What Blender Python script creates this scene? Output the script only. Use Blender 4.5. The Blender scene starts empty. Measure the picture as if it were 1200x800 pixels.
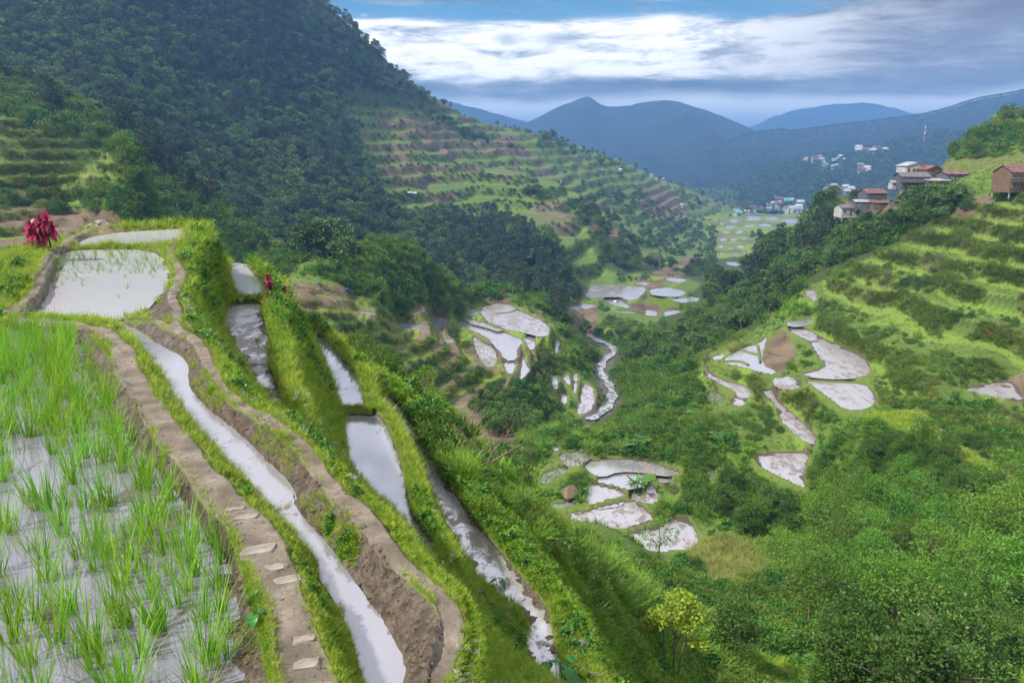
import bpy, math, random
import numpy as np
from mathutils import Vector, Matrix
from mathutils.geometry import tessellate_polygon

RNG = np.random.default_rng(7)
random.seed(7)
S = bpy.context.scene
COL = S.collection

# ------------------------------------------------------------------ camera
FPX = 900.0                      # focal length in pixels of a 1200 px wide picture
PITCH = math.radians(14.6)
CP, SP = math.cos(PITCH), math.sin(PITCH)
cam = bpy.data.cameras.new('camera'); cam.sensor_width = 36; cam.lens = 36 * FPX / 1200
cam.clip_start = 0.1; cam.clip_end = 30000
cobj = bpy.data.objects.new('camera', cam); COL.objects.link(cobj)
cobj.location = (0, 0, 0); cobj.rotation_euler = (math.radians(90) - PITCH, 0, 0)
S.camera = cobj

def ray(u, v):
    """slope of the line of sight: X/Y and Z/Y"""
    dx = (u - 600) / FPX; dy = (400 - v) / FPX
    yy = CP + dy * SP
    return dx / yy, (-SP + dy * CP) / yy
def at_z(u, v, z):
    a, s = ray(u, v); Y = z / s
    return a * Y, Y
def at_y(u, v, Y):
    a, s = ray(u, v)
    return Vector((a * Y, Y, s * Y))
def project(X, Y, Z):
    d = Y * CP - Z * SP
    return 600 + FPX * X / d, 400 - FPX * (Y * SP + Z * CP) / d

# ------------------------------------------------------------------ noise
def _hash(ix, iy, seed):
    n = (ix.astype(np.int64) * 374761393 + iy.astype(np.int64) * 668265263 + seed * 1442695041) & 0x7fffffff
    n = ((n ^ (n >> 13)) * 1274126177) & 0x7fffffff
    n = ((n ^ (n >> 16)) * 2246822519) & 0x7fffffff
    return (n & 0xffffff) / float(0xffffff)
def vnoise(x, y, seed=0):
    ix = np.floor(x); iy = np.floor(y); fx = x - ix; fy = y - iy
    fx = fx * fx * (3 - 2 * fx); fy = fy * fy * (3 - 2 * fy)
    a = _hash(ix, iy, seed); b = _hash(ix + 1, iy, seed); c = _hash(ix, iy + 1, seed); d = _hash(ix + 1, iy + 1, seed)
    return (a * (1 - fx) + b * fx) * (1 - fy) + (c * (1 - fx) + d * fx) * fy
def fbm(x, y, scale, oct=4, seed=0):
    """noise in -1..1, feature size = scale"""
    t = 0; amp = 1; tot = 0; f = 1.0 / scale
    for o in range(oct):
        t = t + amp * (vnoise(x * f + 13.7 * o, y * f - 7.1 * o, seed + o) * 2 - 1); tot += amp
        amp *= .5; f *= 2.03
    return t / tot
def sstep(e0, e1, x):
    t = np.clip((x - e0) / (e1 - e0), 0, 1)
    return t * t * (3 - 2 * t)

# ------------------------------------------------------------------ terrain grid
NA, NY = 1000, 1300
A0, A1 = -1.15, 1.15
pp = np.linspace(-1, 1, NA)
AA = np.where(np.abs(pp) < .88, pp * .82 / .88, np.sign(pp) * (.82 + (np.abs(pp) - .88) / .12 * .5))
LY = np.linspace(math.log(1.4), math.log(2300), NY)
YY = np.exp(LY)
GA, GL = np.meshgrid(AA, LY)
GY = np.exp(GL); GX = GA * GY

def chaikin(pts, n=2, closed=True):
    P = np.array(pts, float)
    for _ in range(n):
        if closed:
            Q = np.roll(P, -1, 0)
            P = np.stack([.75 * P + .25 * Q, .25 * P + .75 * Q], 1).reshape(-1, P.shape[1])
        else:
            Q = P[1:]; R_ = P[:-1]
            M = np.stack([.75 * R_ + .25 * Q, .25 * R_ + .75 * Q], 1).reshape(-1, P.shape[1])
            P = np.vstack([P[:1], M, P[-1:]])
    return P

def sub_window(X, Y, pad):
    """grid window covering a set of points"""
    y0, y1 = max(1.4, Y.min() - pad), Y.max() + pad
    j0 = int(np.clip(np.searchsorted(YY, y0) - 2, 0, NY - 1)); j1 = int(np.clip(np.searchsorted(YY, y1) + 2, 1, NY))
    a = np.concatenate([(X - pad) / Y, (X + pad) / Y]); a = np.concatenate([a, X / np.maximum(Y - pad, 1.4)])
    i0 = int(np.clip(np.searchsorted(AA, a.min() - .01) - 2, 0, NA - 1)); i1 = int(np.clip(np.searchsorted(AA, a.max() + .01) + 2, 1, NA))
    return slice(j0, j1), slice(i0, i1)

def seg_dist(PX, PY, X, Y, closed, Z=None):
    best = np.full(PX.shape, 1e9); bz = np.zeros(PX.shape)
    n = len(X); m = n if closed else n - 1
    for k in range(m):
        x0, y0, x1, y1 = X[k], Y[k], X[(k + 1) % n], Y[(k + 1) % n]
        dx, dy = x1 - x0, y1 - y0; L = dx * dx + dy * dy + 1e-12
        t = np.clip(((PX - x0) * dx + (PY - y0) * dy) / L, 0, 1)
        d = np.hypot(PX - x0 - t * dx, PY - y0 - t * dy)
        b = d < best
        best = np.where(b, d, best)
        if Z is not None: bz = np.where(b, Z[k] + t * (Z[(k + 1) % n] - Z[k]), bz)
    return best, bz
def inside(PX, PY, X, Y):
    r = np.zeros(PX.shape, bool); n = len(X)
    for k in range(n):
        x0, y0, x1, y1 = X[k], Y[k], X[(k + 1) % n], Y[(k + 1) % n]
        c = (y0 > PY) != (y1 > PY)
        with np.errstate(divide='ignore', invalid='ignore'):
            xx = (x1 - x0) * (PY - y0) / (y1 - y0 + 1e-15) + x0
        r ^= c & (PX < xx)
    return r

# ------------------------------------------------------------------ paddies: name, level, outline in picture points (each outline is laid on its own level plane),
# rim width, rim height, kind of water
PONDS = [
 ('A', -2.60, [(-420,400),(0,386),(45,383),(80,390),(104,412),(116,445),(138,490),(163,525),(198,568),(232,610),(258,640),(275,680),(283,730),(288,800),(290,880),(-420,900)], .03, .03, 'rice'),
 ('B', -2.76, [(128,377),(143,376),(167,390),(187,405),(213,417),(223,433),(220,447),(234,471),(270,498),(315,539),(342,566),(351,602),(387,638),(414,683),(441,714),(468,746),(479,777),(472,815),(430,815),(418,782),(405,737),(396,705),(373,674),(369,656),(342,620),(315,593),(288,561),(252,530),(225,494),(202,467),(191,440),(173,413),(147,390)], .03, .03, 'canal'),
 ('M', -2.76, [(72,294),(127,292),(185,294),(191,303),(197,313),(203,330),(190,343),(180,353),(172,363),(147,373),(128,377),(97,374),(63,372),(37,370),(36,368),(53,353),(58,333),(68,317),(70,303)], .06, .03, 'seedling'),
 ('F', -2.73, [(84,288),(100,278),(143,272),(187,269.5),(217,267),(218,271),(208,279),(200,287),(133,288)], .06, .03, 'clear'),
 ('C1', -4.60, [(266,308),(280,309),(292,312),(296,320),(306,328),(312,338),(312,348),(274,349),(271,330),(266,316)], .35, .15, 'clear'),
 ('C2', -4.64, [(264,357),(310,354),(305,364),(310,380),(317,400),(313,427),(320,443),(328,460),(331,480),(322,486),(300,447),(283,420),(264,397),(260,375)], .35, .15, 'muddy'),
 ('D1', -6.58, [(361,385),(372,391),(386,401),(400,421),(417,437),(423,449),(423,465),(433,479),(399,482),(396,462),(385,435),(376,412),(365,395)], .3, .15, 'canal'),
 ('D2', -6.62, [(400,486),(434,483),(450,491),(462,520),(471,540),(479,584),(482,606),(498,622),(514,648),(500,650),(472,608),(450,592),(430,574),(409,552),(407,525)], .3, .15, 'clear'),
 ('E', -8.20, [(432,443),(443,452),(465,472),(482,490),(491,508),(498,530),(523,560),(543,595),(569,627),(598,663),(630,703),(644,720),(648,745),(660,790),(650,840),(610,820),(618,770),(620,725),(598,703),(566,684),(544,648),(517,606),(503,568),(476,526),(454,484),(445,465)], .3, .16, 'muddy'),
 ('T1', -55.0, [(563,363),(577,357),(602,357),(606,364),(630,373),(643,383),(641,391),(634,394),(613,389),(600,387),(577,379),(567,372)], .9, .35, 'muddy'),
 ('T2', -55.7, [(533,375),(553,380),(587,388),(600,394),(613,399),(604,408),(606,420),(590,421),(583,407),(567,393),(550,387)], .9, .35, 'clear'),
 ('T3', -56.6, [(553,392),(567,402),(581,409),(583,423),(573,431),(563,423),(557,409)], .8, .35, 'seedling'),
 ('T4', -53.5, [(503,377),(513,371),(530,375),(519,382),(517,391),(508,384)], .8, .35, 'clear'),
 ('T5', -48.5, [(461,378),(500,380),(502,385),(476,387)], .7, .35, 'clear'),
 ('T6', -56.15, [(590,424),(605,425),(603,437),(594,438)], .6, .3, 'clear'),
 ('T7', -56.6, [(611,415),(619,430),(622,434),(608,446),(611,432)], .6, .3, 'clear'),
 ('T8', -56.0, [(615,392),(629,394),(627,408),(618,410)], .6, .3, 'clear'),
 ('T9', -60.0, [(651,401),(657,398),(655,413),(650,413)], .6, .3, 'clear'),
 ('T10', -64.0, [(660,437),(668,440),(668,453),(660,446)], .6, .3, 'clear'),
 ('T11', -65.0, [(671,437),(679,440),(676,463),(671,460)], .6, .3, 'muddy'),
 ('T12', -66.0, [(684,447),(698,458),(696,481),(674,487),(679,470)], .6, .3, 'muddy'),
 ('T13', -65.5, [(657,460),(665,462),(664,474),(658,472)], .6, .3, 'clear'),
 ('T14', -41.5, [(416,363),(438,366),(441,369),(420,367)], .5, .3, 'clear'),
 ('T15', -46.5, [(483,363),(495,360),(496,364),(485,369)], .5, .3, 'clear'),
 ('T16', -54.0, [(519,395),(532,397),(531,402),(520,401)], .5, .3, 'clear'),
 ('F1', -84.0, [(695,333),(753,336),(756,341),(740,353),(722,346),(687,350),(690,342)], 1.4, .4, 'clear'),
 ('F2', -84.4, [(760,340),(777,336),(803,341),(800,347),(767,347)], 1.2, .4, 'clear'),
 ('F3', -85.2, [(785,350),(820,348),(818,354),(793,354)], 1.2, .4, 'clear'),
 ('F4', -85.5, [(706,349),(722,349),(738,358),(733,362),(712,354)], 1.2, .4, 'clear'),
 ('F5', -87.0, [(777,364),(803,364),(795,375),(780,374)], 1.2, .4, 'clear'),
 ('F6', -86.2, [(757,348),(781,350),(790,357),(816,357),(800,362),(776,361),(760,355)], 1.2, .4, 'field'),
 ('F7', -92.0, [(850,307),(868,308),(867,312),(852,311)], 1.5, .5, 'clear'),
 ('G1', -49.0, [(692,540),(733,538),(767,544),(800,556),(773,557),(747,553),(727,552),(707,558),(695,556),(685,544)], .55, .3, 'clear'),
 ('G2', -49.3, [(697,563),(712,558),(737,554),(757,557),(757,567),(745,572),(733,573),(717,568)], .55, .3, 'clear'),
 ('G3', -49.6, [(694,567),(715,572),(733,577),(727,583),(693,591),(687,588),(689,575)], .55, .3, 'muddy'),
 ('G4', -50.0, [(663,607),(693,598),(733,587),(747,590),(763,605),(764,612),(720,621),(693,628),(676,621)], .6, .35, 'muddy'),
 ('G5', -50.5, [(712,634),(733,627),(773,617),(790,606),(807,610),(815,627),(818,644),(773,646),(747,650)], .6, .35, 'muddy'),
 ('G6', -48.6, [(653,533),(683,527),(693,535),(683,543),(670,549),(660,541)], .5, .3, 'seedling'),
 ('G6b', -48.2, [(645,521),(657,524),(652,530),(646,528)], .4, .3, 'clear'),
 ('G7', -49.2, [(633,557),(655,547),(668,549),(660,555),(648,562),(637,570)], .5, .3, 'seedling'),
 ('G8', -50.3, [(632,590),(676,588),(673,594),(633,599)], .5, .3, 'clear'),
 ('G9', -50.3, [(655,604),(687,597),(684,600),(664,606)], .4, .3, 'clear'),
 ('G10', -50.2, [(777,568),(797,572),(793,580),(783,577)], .4, .3, 'seedling'),
 ('G11', -49.6, [(768,559),(790,562),(783,566),(770,564)], .4, .3, 'clear'),
 ('G13', -49.9, [(700,594),(733,587),(728,592),(704,597)], .4, .3, 'clear'),
 ('F8', -85.0, [(660,357),(697,356),(698,361),(664,362)], 1.0, .4, 'clear'),
 ('F9', -86.2, [(664,371),(698,371),(697,375),(668,376)], 1.0, .4, 'seedling'),
 ('F10', -88.0, [(756,363),(772,365),(768,372),(757,371)], 1.0, .4, 'clear'),
 ('F11', -82.5, [(780,325),(806,327),(800,331),(782,329)], 1.2, .4, 'clear'),
 ('F12', -83.5, [(745,330),(762,331),(760,334),(746,333)], 1.2, .4, 'muddy'),
 ('T17', -55.2, [(547,372),(560,376),(575,381),(590,386),(586,388),(566,383),(550,378)], .7, .35, 'seedling'),
 ('T18', -55.9, [(613,396),(624,397),(622,402),(614,401)], .5, .3, 'clear'),
 ('G14', -50.1, [(738,574),(757,569),(768,572),(772,586),(760,590),(748,588),(738,584)], .4, .3, 'muddy'),
 ('T20', -54.6, [(546,362),(560,362),(560,370),(549,370)], .6, .3, 'muddy'),
 ('T21', -63.0, [(644,440),(653,440),(655,455),(648,456)], .5, .3, 'clear'),
 ('I4', -42.2, [(905,443),(930,441),(940,452),(928,457),(910,453)], .5, .3, 'muddy'),
 ('F13', -86.0, [(716,364),(742,366),(744,372),(720,371)], 1.0, .4, 'clear'),
 ('G12', -48.0, [(829,553),(840,554),(838,558),(831,559)], .4, .3, 'clear'),
 ('H', -46.0, [(882,536),(913,530),(948,531),(943,547),(940,562),(948,573),(920,563),(893,548)], .7, .4, 'muddy'),
 ('I1', -40.0, [(920,377),(955,373),(948,382),(925,383)], .6, .3, 'clear'),
 ('I2', -40.6, [(925,385),(947,387),(967,399),(987,407),(1007,417),(1019,430),(1010,442),(967,442),(935,438),(958,433),(970,427),(955,415),(950,400),(930,393)], .6, .35, 'muddy'),
 ('I3', -41.1, [(941,444),(1010,447),(1028,468),(1013,480),(990,480),(973,467),(953,453)], .6, .35, 'muddy'),
 ('J1', -43.2, [(845,425),(867,410),(890,403),(900,393),(896,407),(892,425),(912,435),(900,438),(867,428)], .6, .35, 'clear'),
 ('J2', -43.8, [(833,418),(851,415),(849,421),(838,423)], .4, .3, 'clear'),
 ('K', -45.0, [(823,437),(832,436),(847,446),(867,450),(880,457),(873,472),(863,477),(853,471),(866,460),(843,450)], .5, .3, 'muddy'),
 ('K2', -46.2, [(827,457),(848,462),(850,470),(833,472)], .5, .3, 'seedling'),
 ('L', -44.4, [(892,460),(910,457),(908,467),(923,480),(941,496),(956,510),(953,521),(933,510),(913,490),(910,476)], .5, .3, 'muddy'),
 ('N', -38.0, [(940,341),(957,340),(956,355),(948,349)], .5, .3, 'muddy'),
 ('R', -37.0, [(1127,457),(1168,447),(1190,450),(1200,470),(1180,468),(1147,463)], .5, .3, 'muddy'),
 ('Q', -35.2, [(1004,487),(1080,484),(1088,496),(1110,520),(1160,545),(1200,570),(1190,577),(1100,535),(1040,505)], .6, .35, 'field'),
]
for k, (u, v, w) in enumerate([(842,262,14),(862,259,16),(884,256,18),(905,256,16),(925,259,20),(857,266,14),(878,265,12),(897,264,14),(851,272,9),(866,272,11),(848,281,9),(860,281,8),(872,280,8),(845,289,8),(856,291,7),(868,289,11),(873,297,9),(862,298,6),(846,297,5)]):
    h = w * .17 + 1
    PONDS.append(('V%d' % k, -97 - (300 - v) * .35, [(u - w * .5, v - h * .3), (u + w * .2, v - h * .6), (u + w * .55, v - h * .1), (u + w * .3, v + h * .6), (u - w * .45, v + h * .5)], 2.5, .5, 'clear'))
LEVEL = {p[0]: p[1] for p in PONDS}

# ------------------------------------------------------------------ base surface: control points (picture u, v, depth Y) and (a, Y, z)
CT = [
 # left mountain
 (-150,-150,620),(0,-110,620),(150,-90,640),(280,-40,680),(330,0,700),(400,37,760),(450,70,820),(500,110,880),(560,135,950),
 (0,0,520),(150,0,560),(250,30,600),(0,100,420),(120,90,470),(250,100,560),(350,100,640),(430,130,720),(300,180,500),(300,240,420),(400,180,580),
 (400,250,440),(350,290,370),(450,300,400),(480,200,640),(540,180,760),(560,250,600),(520,320,430),(600,340,400),(640,345,400),(620,290,450),
 (600,180,820),(640,160,1050),(650,230,660),(690,270,560),(715,305,500),(740,325,480),(560,220,660),
 (700,180,1120),(740,192,1150),(800,217,1250),(850,235,1350),(890,248,1500),(760,230,1000),(800,250,1050),(840,262,1000),(780,290,780),(820,300,700),(765,315,600),(720,230,900),(740,270,750),
 (960,250,1500),(930,262,1100),(900,275,900),(1000,262,1500),
 # left terraced hill
 (-100,60,300),(-60,120,260),(60,132,270),(130,145,280),(190,200,270),(250,237,262),(300,278,250),(340,303,240),
 (0,150,230),(60,190,215),(0,200,200),(110,200,235),(100,240,190),(0,250,170),(170,240,215),(0,300,130),(100,290,150),(190,258,200),(30,320,110),
 (-200,250,150),(-200,330,90),
 # knoll and mid terraces
 (350,320,200),(410,300,215),(450,285,225),(500,300,235),(540,325,240),(560,345,250),(380,345,186),(420,360,186),(460,340,205),(380,380,178),(430,400,179),(470,420,180),(520,430,184),(540,470,172),(440,440,170),(480,455,168),(500,390,196),(460,375,192),
 (500,350,218),(350,345,186),(340,335,190),(590,460,182),(620,480,185),(560,490,160),(600,500,148),(520,500,145),(640,440,205),(640,420,215),(570,530,122),(610,530,125),
 (660,395,240),(690,420,245),(660,355,330),(680,375,300),(730,385,310),(700,360,360),(740,365,380),
 # valley floor / brook
 (690,394,300),(719,410,272),(705,427,250),(712,445,222),(718,468,200),(680,490,178),(650,505,160),(640,512,140),
 # right hill
 (700,500,150),(730,470,175),(740,430,225),(770,400,265),(800,365,330),(830,345,350),(850,330,350),(880,312,345),(910,295,345),(950,262,335),(1000,232,300),
 (760,500,126),(800,470,140),(800,430,185),(850,390,220),(900,350,240),(950,310,265),(1000,270,265),(1040,238,235),(1060,222,225),(1085,218,220),(1100,216,215),(1140,222,205),(1190,217,195),
 (860,360,260),(900,320,290),(820,520,112),(870,500,118),(760,535,113),(850,530,108),
 (1098,200,262),(1118,176,285),(1148,152,305),(1180,140,320),(1230,140,320),(1150,185,262),(1200,180,245),(1300,125,330),
 (1000,330,186),(1060,290,195),(1060,340,168),(1120,275,190),(1190,250,180),(1190,300,160),(1120,330,158),(1000,370,158),(1060,380,144),(1100,410,128),(1190,360,141),
 (1060,430,122),(1120,440,115),(1190,420,118),(1060,470,110),(1100,480,99),(1190,500,90),(1300,300,150),(1300,420,105),
 # right lower slope and bottom
 (980,520,105),(1000,560,98),(1060,540,96),(1100,590,84),(1190,600,72),(960,600,96),(900,590,98),(860,600,96),(850,650,84),(900,650,82),(950,680,74),(1000,640,80),(1060,680,66),(1190,680,56),
 (860,700,66),(920,740,52),(1000,740,52),(1100,760,46),(1190,770,40),(820,740,44),(760,690,52),(800,660,78),(830,640,86),
 # near hillside right of strip E
 (480,462,40),(520,485,38),(560,525,38),(600,565,36),(640,600,36),(690,640,40),(740,680,40),(560,590,24),(600,625,21),(640,670,18.5),(690,700,22),(740,740,26),(780,760,30),(700,780,15),(760,830,20),(850,830,28),
 (448,446,33),(462,458,34),
]
CZ = [ # (x, y, z) hidden or off-frame
 (-11,37,-14),(-9,45,-19),(-13,50,-23),(-14,32,-11),(-16,60,-26),(-20,90,-38),(-6,60,-26),(-35,40,-12),(-60,60,-16),(-30,22,-4.5),(-22,14,-3),(-10,38,-12),(0,60,-30),(10,80,-42),(-30,120,-42),(-60,150,-46),(-90,200,-52),(-70,260,-58),(-110,330,-55),(-40,300,-62),
 (14,60,-38),(5,100,-55),
 (-3,3,-2.7),(-8,8,-2.8),(-10,20,-2.8),(-4,9,-3),(0,2,-3),(2,3,-4.5),(5,5,-7.5),(8,3,-9),(12,8,-13),(-1,12,-8),(-2,16,-8.2),(20,20,-22),(30,28,-27),(45,35,-29),(60,60,-33),(80,60,-26),
 (0,1700,-128),(500,1700,-125),(900,1700,-100),(-600,1500,120),(900,1300,-60),(400,700,-75),(300,560,-55),(260,450,-40),(450,1200,-120),(700,2100,-110),(200,2200,-128),(-400,2200,60),
 (118,262,-30),(130,290,-36),(150,320,-34),(165,350,-30),(120,330,-50),(215,420,-28),(330,470,-10),(250,520,-60),(150,420,-60),(180,330,-34),(400,500,-20),(600,900,-80),
 # behind the big left ridge the ground falls again
 (-300,900,60),(-100,1200,10),(50,1500,-60),
 (-18,2,-2.6),(0,1.4,-2.8),(-400,400,60),(-300,250,20),(150,60,-5),(150,120,-2),
]
pa, pl, ps = [], [], []
for u, v, Y in CT:
    a, s = ray(u, v); pa.append(a); pl.append(math.log(Y)); ps.append(s)
for X, Y, z in CZ:
    pa.append(X / Y); pl.append(math.log(Y)); ps.append(z / Y)
for p in PONDS:
    P = np.array(p[2], float)
    if p[0] in 'AMQ': continue
    c = P.mean(0); x, y = at_z(c[0], c[1], p[1]); pa.append(x / y); pl.append(math.log(y)); ps.append(p[1] / y)
pa = np.array(pa) * 2.0; pl = np.array(pl); ps = np.array(ps)
pa = np.clip(pa, -2.6, 2.6)
def tps(r2): return .5 * r2 * np.log(r2 + 1e-12)
n = len(pa)
K = tps((pa[:, None] - pa) ** 2 + (pl[:, None] - pl) ** 2) + np.eye(n) * 2e-4
Pm = np.stack([np.ones(n), pa, pl], 1)
W = np.linalg.solve(np.block([[K, Pm], [Pm.T, np.zeros((3, 3))]]), np.concatenate([ps, np.zeros(3)]))
ST = 5
ca = AA[::ST]; cl = LY[::ST]
ca = np.append(ca, AA[-1]); cl = np.append(cl, LY[-1])
qa, ql = np.meshgrid(ca * 2.0, cl)
sv = W[n] + W[n + 1] * qa + W[n + 2] * ql
for k in range(n):
    sv += W[k] * tps((qa - pa[k]) ** 2 + (ql - pl[k]) ** 2)
def interp2(V, xs, ys, X, Y):
    T = np.stack([np.interp(X, xs, row) for row in V])
    j = np.clip(np.searchsorted(ys, Y) - 1, 0, len(ys) - 2)
    t = ((Y - ys[j]) / (ys[j + 1] - ys[j]))[:, None]
    return T[j] * (1 - t) + T[j + 1] * t
ZB = interp2(sv, ca, cl, AA, LY) * GY

# natural roughness, growing with distance
U0, V0 = project(GX, GY, ZB)
def pix_mask(poly, y0=0, y1=1e9, soft=0):
    P = np.array(poly, float)
    m = inside(U0, V0, P[:, 0], P[:, 1]) & (GY > y0) & (GY < y1)
    return m
def blur(m, k=3, it=2):
    m = m.astype(float)
    for _ in range(it):
        for ax in (0, 1):
            c = m.copy()
            for d in range(1, k + 1):
                c += np.roll(m, d, ax) + np.roll(m, -d, ax)
            m = c / (2 * k + 1)
    return m
def terrace(Z, h, mask, warp=1.0, sharp=.16, seed=0, flat=0.04):
    t = (Z + fbm(GX, GY, 30, 2, seed) * warp) / h
    f = np.floor(t); r = t - f
    st = np.where(r < 1 - sharp * 2, r * flat, 0) + np.where(r >= 1 - sharp * 2, (1 - sharp * 2) * flat + (r - (1 - sharp * 2)) / (sharp * 2) * (1 - (1 - sharp * 2) * flat), 0)
    Zt = (f + st) * h - fbm(GX, GY, 30, 2, seed) * warp
    return Z + (Zt - Z) * mask, r
TR = [ # stepped hillsides: outline in the picture, depth range, step height
 ([(-60,100),(60,150),(120,150),(190,225),(196,240),(100,240),(-60,234)], 80, 300, 3.2, .8),
 ([(-60,232),(100,236),(200,240),(205,300),(60,330),(-60,380)], 70, 300, 1.7, .5),
 ([(395,130),(560,125),(650,150),(700,300),(740,330),(690,330),(610,260),(470,250),(430,190)], 430, 1300, 9.0, 3.4),
 ([(640,150),(760,190),(870,240),(840,300),(760,320),(720,300),(690,240),(650,190)], 560, 1500, 9.0, 3.4),
 ([(335,320),(400,335),(450,360),(520,350),(570,335),(590,355),(650,370),(660,440),(600,480),(520,490),(440,440),(370,380),(340,350)], 120, 280, 2.5, .8),
 ([(940,330),(1040,290),(1200,210),(1230,400),(1200,470),(1040,500),(1010,430),(950,380)], 75, 260, 3.3, 2.6),
 ([(655,340),(740,320),(830,330),(780,400),(700,390)], 250, 520, 3.0, 1.0),
 ([(800,400),(900,380),(960,440),(960,520),(880,520),(830,490)], 95, 200, 2.4, 1.5),
]
MK_ = [blur(pix_mask(q_[0], q_[1], q_[2]), 4, 2) for q_ in TR]
AM = np.clip(sum(MK_), 0, 1)
ZB = ZB + fbm(GX, GY, 60, 4, 3) * 5.0 * sstep(150, 500, GY) * (1 - AM * .3) + fbm(GX, GY, 9, 4, 5) * 1.0 * sstep(25, 90, GY) * (1 - AM * .8) + fbm(GX, GY, 220, 3, 9) * 16 * sstep(400, 700, GY)
STEPR = np.full(GX.shape, .3); STEPM = np.zeros(GX.shape)
Z1 = ZB
for (poly, y0, y1, h, wv), m in zip(TR, MK_):
    Z1, r = terrace(Z1, h, m, wv, .13, int(h * 10))
    STEPR = np.where(m > .4, r, STEPR); STEPM = np.maximum(STEPM, m)

# ------------------------------------------------------------------ fixed features: dikes then paddies
ZF = np.full(GX.shape, np.nan); WAT = np.zeros(GX.shape); PATH = np.zeros(GX.shape); RIM = np.zeros(GX.shape); MUD = np.zeros(GX.shape)
LINES = [ # name, points (u, v, z), half width, kind
 ('dike1', [(-60,374,-2.52),(0,376,-2.52),(45,376,-2.52),(72,377,-2.5),(100,382,-2.48),(125,390,-2.47),(143,407,-2.46),(152,440,-2.45),(180,482,-2.44),(205,518,-2.44),(240,556,-2.44),(270,592,-2.44),(300,628,-2.44),(322,664,-2.44),(336,710,-2.44),(350,755,-2.44),(364,800,-2.44),(380,860,-2.44)], .11, 'path'),
 ('dike2', [(150,371,-2.66),(180,373,-2.62),(207,386,-2.6),(230,396,-2.6),(241,413,-2.6),(246,433,-2.6),(256,450,-2.58),(280,472,-2.57),(322,498,-2.57),(358,525,-2.57),(385,568,-2.57),(427,604,-2.57),(452,640,-2.57),(486,674,-2.57),(515,701,-2.57),(531,728,-2.57),(528,758,-2.57),(515,792,-2.57),(500,850,-2.57)], .062, 'path'),
 ('dike3', [(232,262,-2.58),(222,266,-2.6),(213,280,-2.62),(199,290,-2.62),(200,300,-2.62),(208,308,-2.62),(214,326,-2.61),(203,342,-2.6),(202,353,-2.6),(209,363,-2.6),(205,374,-2.6),(207,386,-2.6)], .085, 'path'),
 ('dikeMF', [(76,291,-2.64),(100,289.5,-2.62),(125,290,-2.64),(133,289,-2.62),(165,289,-2.62),(190,291,-2.63)], .06, 'grass'),
 ('bankL', [(-80,380,-2.56),(0,368,-2.56),(33,354,-2.56),(43,336,-2.56),(50,316,-2.56),(60,300,-2.56),(75,286,-2.57),(90,275,-2.58),(118,263.5,-2.6)], .1, 'path'),
 ('bankL2', [(-80,352,-2.5),(0,337,-2.5),(24,322,-2.5),(38,304,-2.5),(52,289,-2.5)], .3, 'grass'),
 ('rimF', [(118,263,-2.62),(150,262.5,-2.62),(185,262,-2.62),(212,262,-2.62),(232,262,-2.58)], .09, 'grass'),
 ('wallC', [(242,264,-2.64),(243,275,-2.68),(228,290,-2.7),(222,305,-2.7),(225,326,-2.7),(216,345,-2.7),(216,362,-2.68),(222,380,-2.68),(246,397,-2.66),(256,425,-2.64),(275,455,-2.63),(302,474,-2.63),(340,497,-2.63),(378,528,-2.63),(402,562,-2.63),(448,604,-2.63),(480,640,-2.63),(520,680,-2.63),(552,718,-2.63),(558,760,-2.63),(545,800,-2.65)], .04, 'grass'),
 ('C out', [(262,303,-4.4),(298,309,-4.38),(306,318,-4.38),(318,328,-4.38),(326,342,-4.38),(324,352,-4.38),(316,362,-4.4),(320,380,-4.42),(328,400,-4.42),(326,425,-4.42),(333,443,-4.44),(340,462,-4.46),(345,484,-4.5)], .22, 'grass'),
 ('D out', [(356,378,-6.46),(378,388,-6.46),(394,400,-6.46),(410,420,-6.46),(428,436,-6.46),(434,449,-6.46),(434,465,-6.46),(446,480,-6.48),(460,492,-6.48),(473,520,-6.48),(482,540,-6.48),(491,584,-6.48),(496,604,-6.5),(514,630,-6.46),(530,652,-6.5)], .14, 'grass'),
 ('E out', [(430,434,-8.0),(450,448,-8.0),(474,468,-8.0),(492,487,-8.0),(503,506,-8.0),(511,530,-8.0),(536,557,-8.0),(557,592,-8.0),(584,624,-8.0),(616,661,-8.0),(650,700,-8.0),(665,720,-8.0),(672,745,-8.05),(690,790,-8.05)], .25, 'grass'),
]
def lay_line(pts, w, kind, store=None):
    P = chaikin(pts, 2, False)
    X, Y = at_z_arr(P[:, 0], P[:, 1], P[:, 2]); Z = P[:, 2]
    sl = sub_window(X, Y, w + .6)
    d, z = seg_dist(GX[sl], GY[sl], X, Y, False, Z)
    dn = d + fbm(GX[sl], GY[sl], .5, 3, 21) * .05
    m = dn < w
    ZF[sl] = np.where(m, z, ZF[sl])
    if kind == 'path': PATH[sl] = np.maximum(PATH[sl], 1 - sstep(w * .8, w * 1.35, dn))
    return X, Y, Z
def at_z_arr(u, v, z):
    dx = (u - 600) / FPX; dy = (400 - v) / FPX; yy = CP + dy * SP
    Y = z / ((-SP + dy * CP) / yy)
    return dx / yy * Y, Y
LINEXY = {}
WATERP = []
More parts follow.
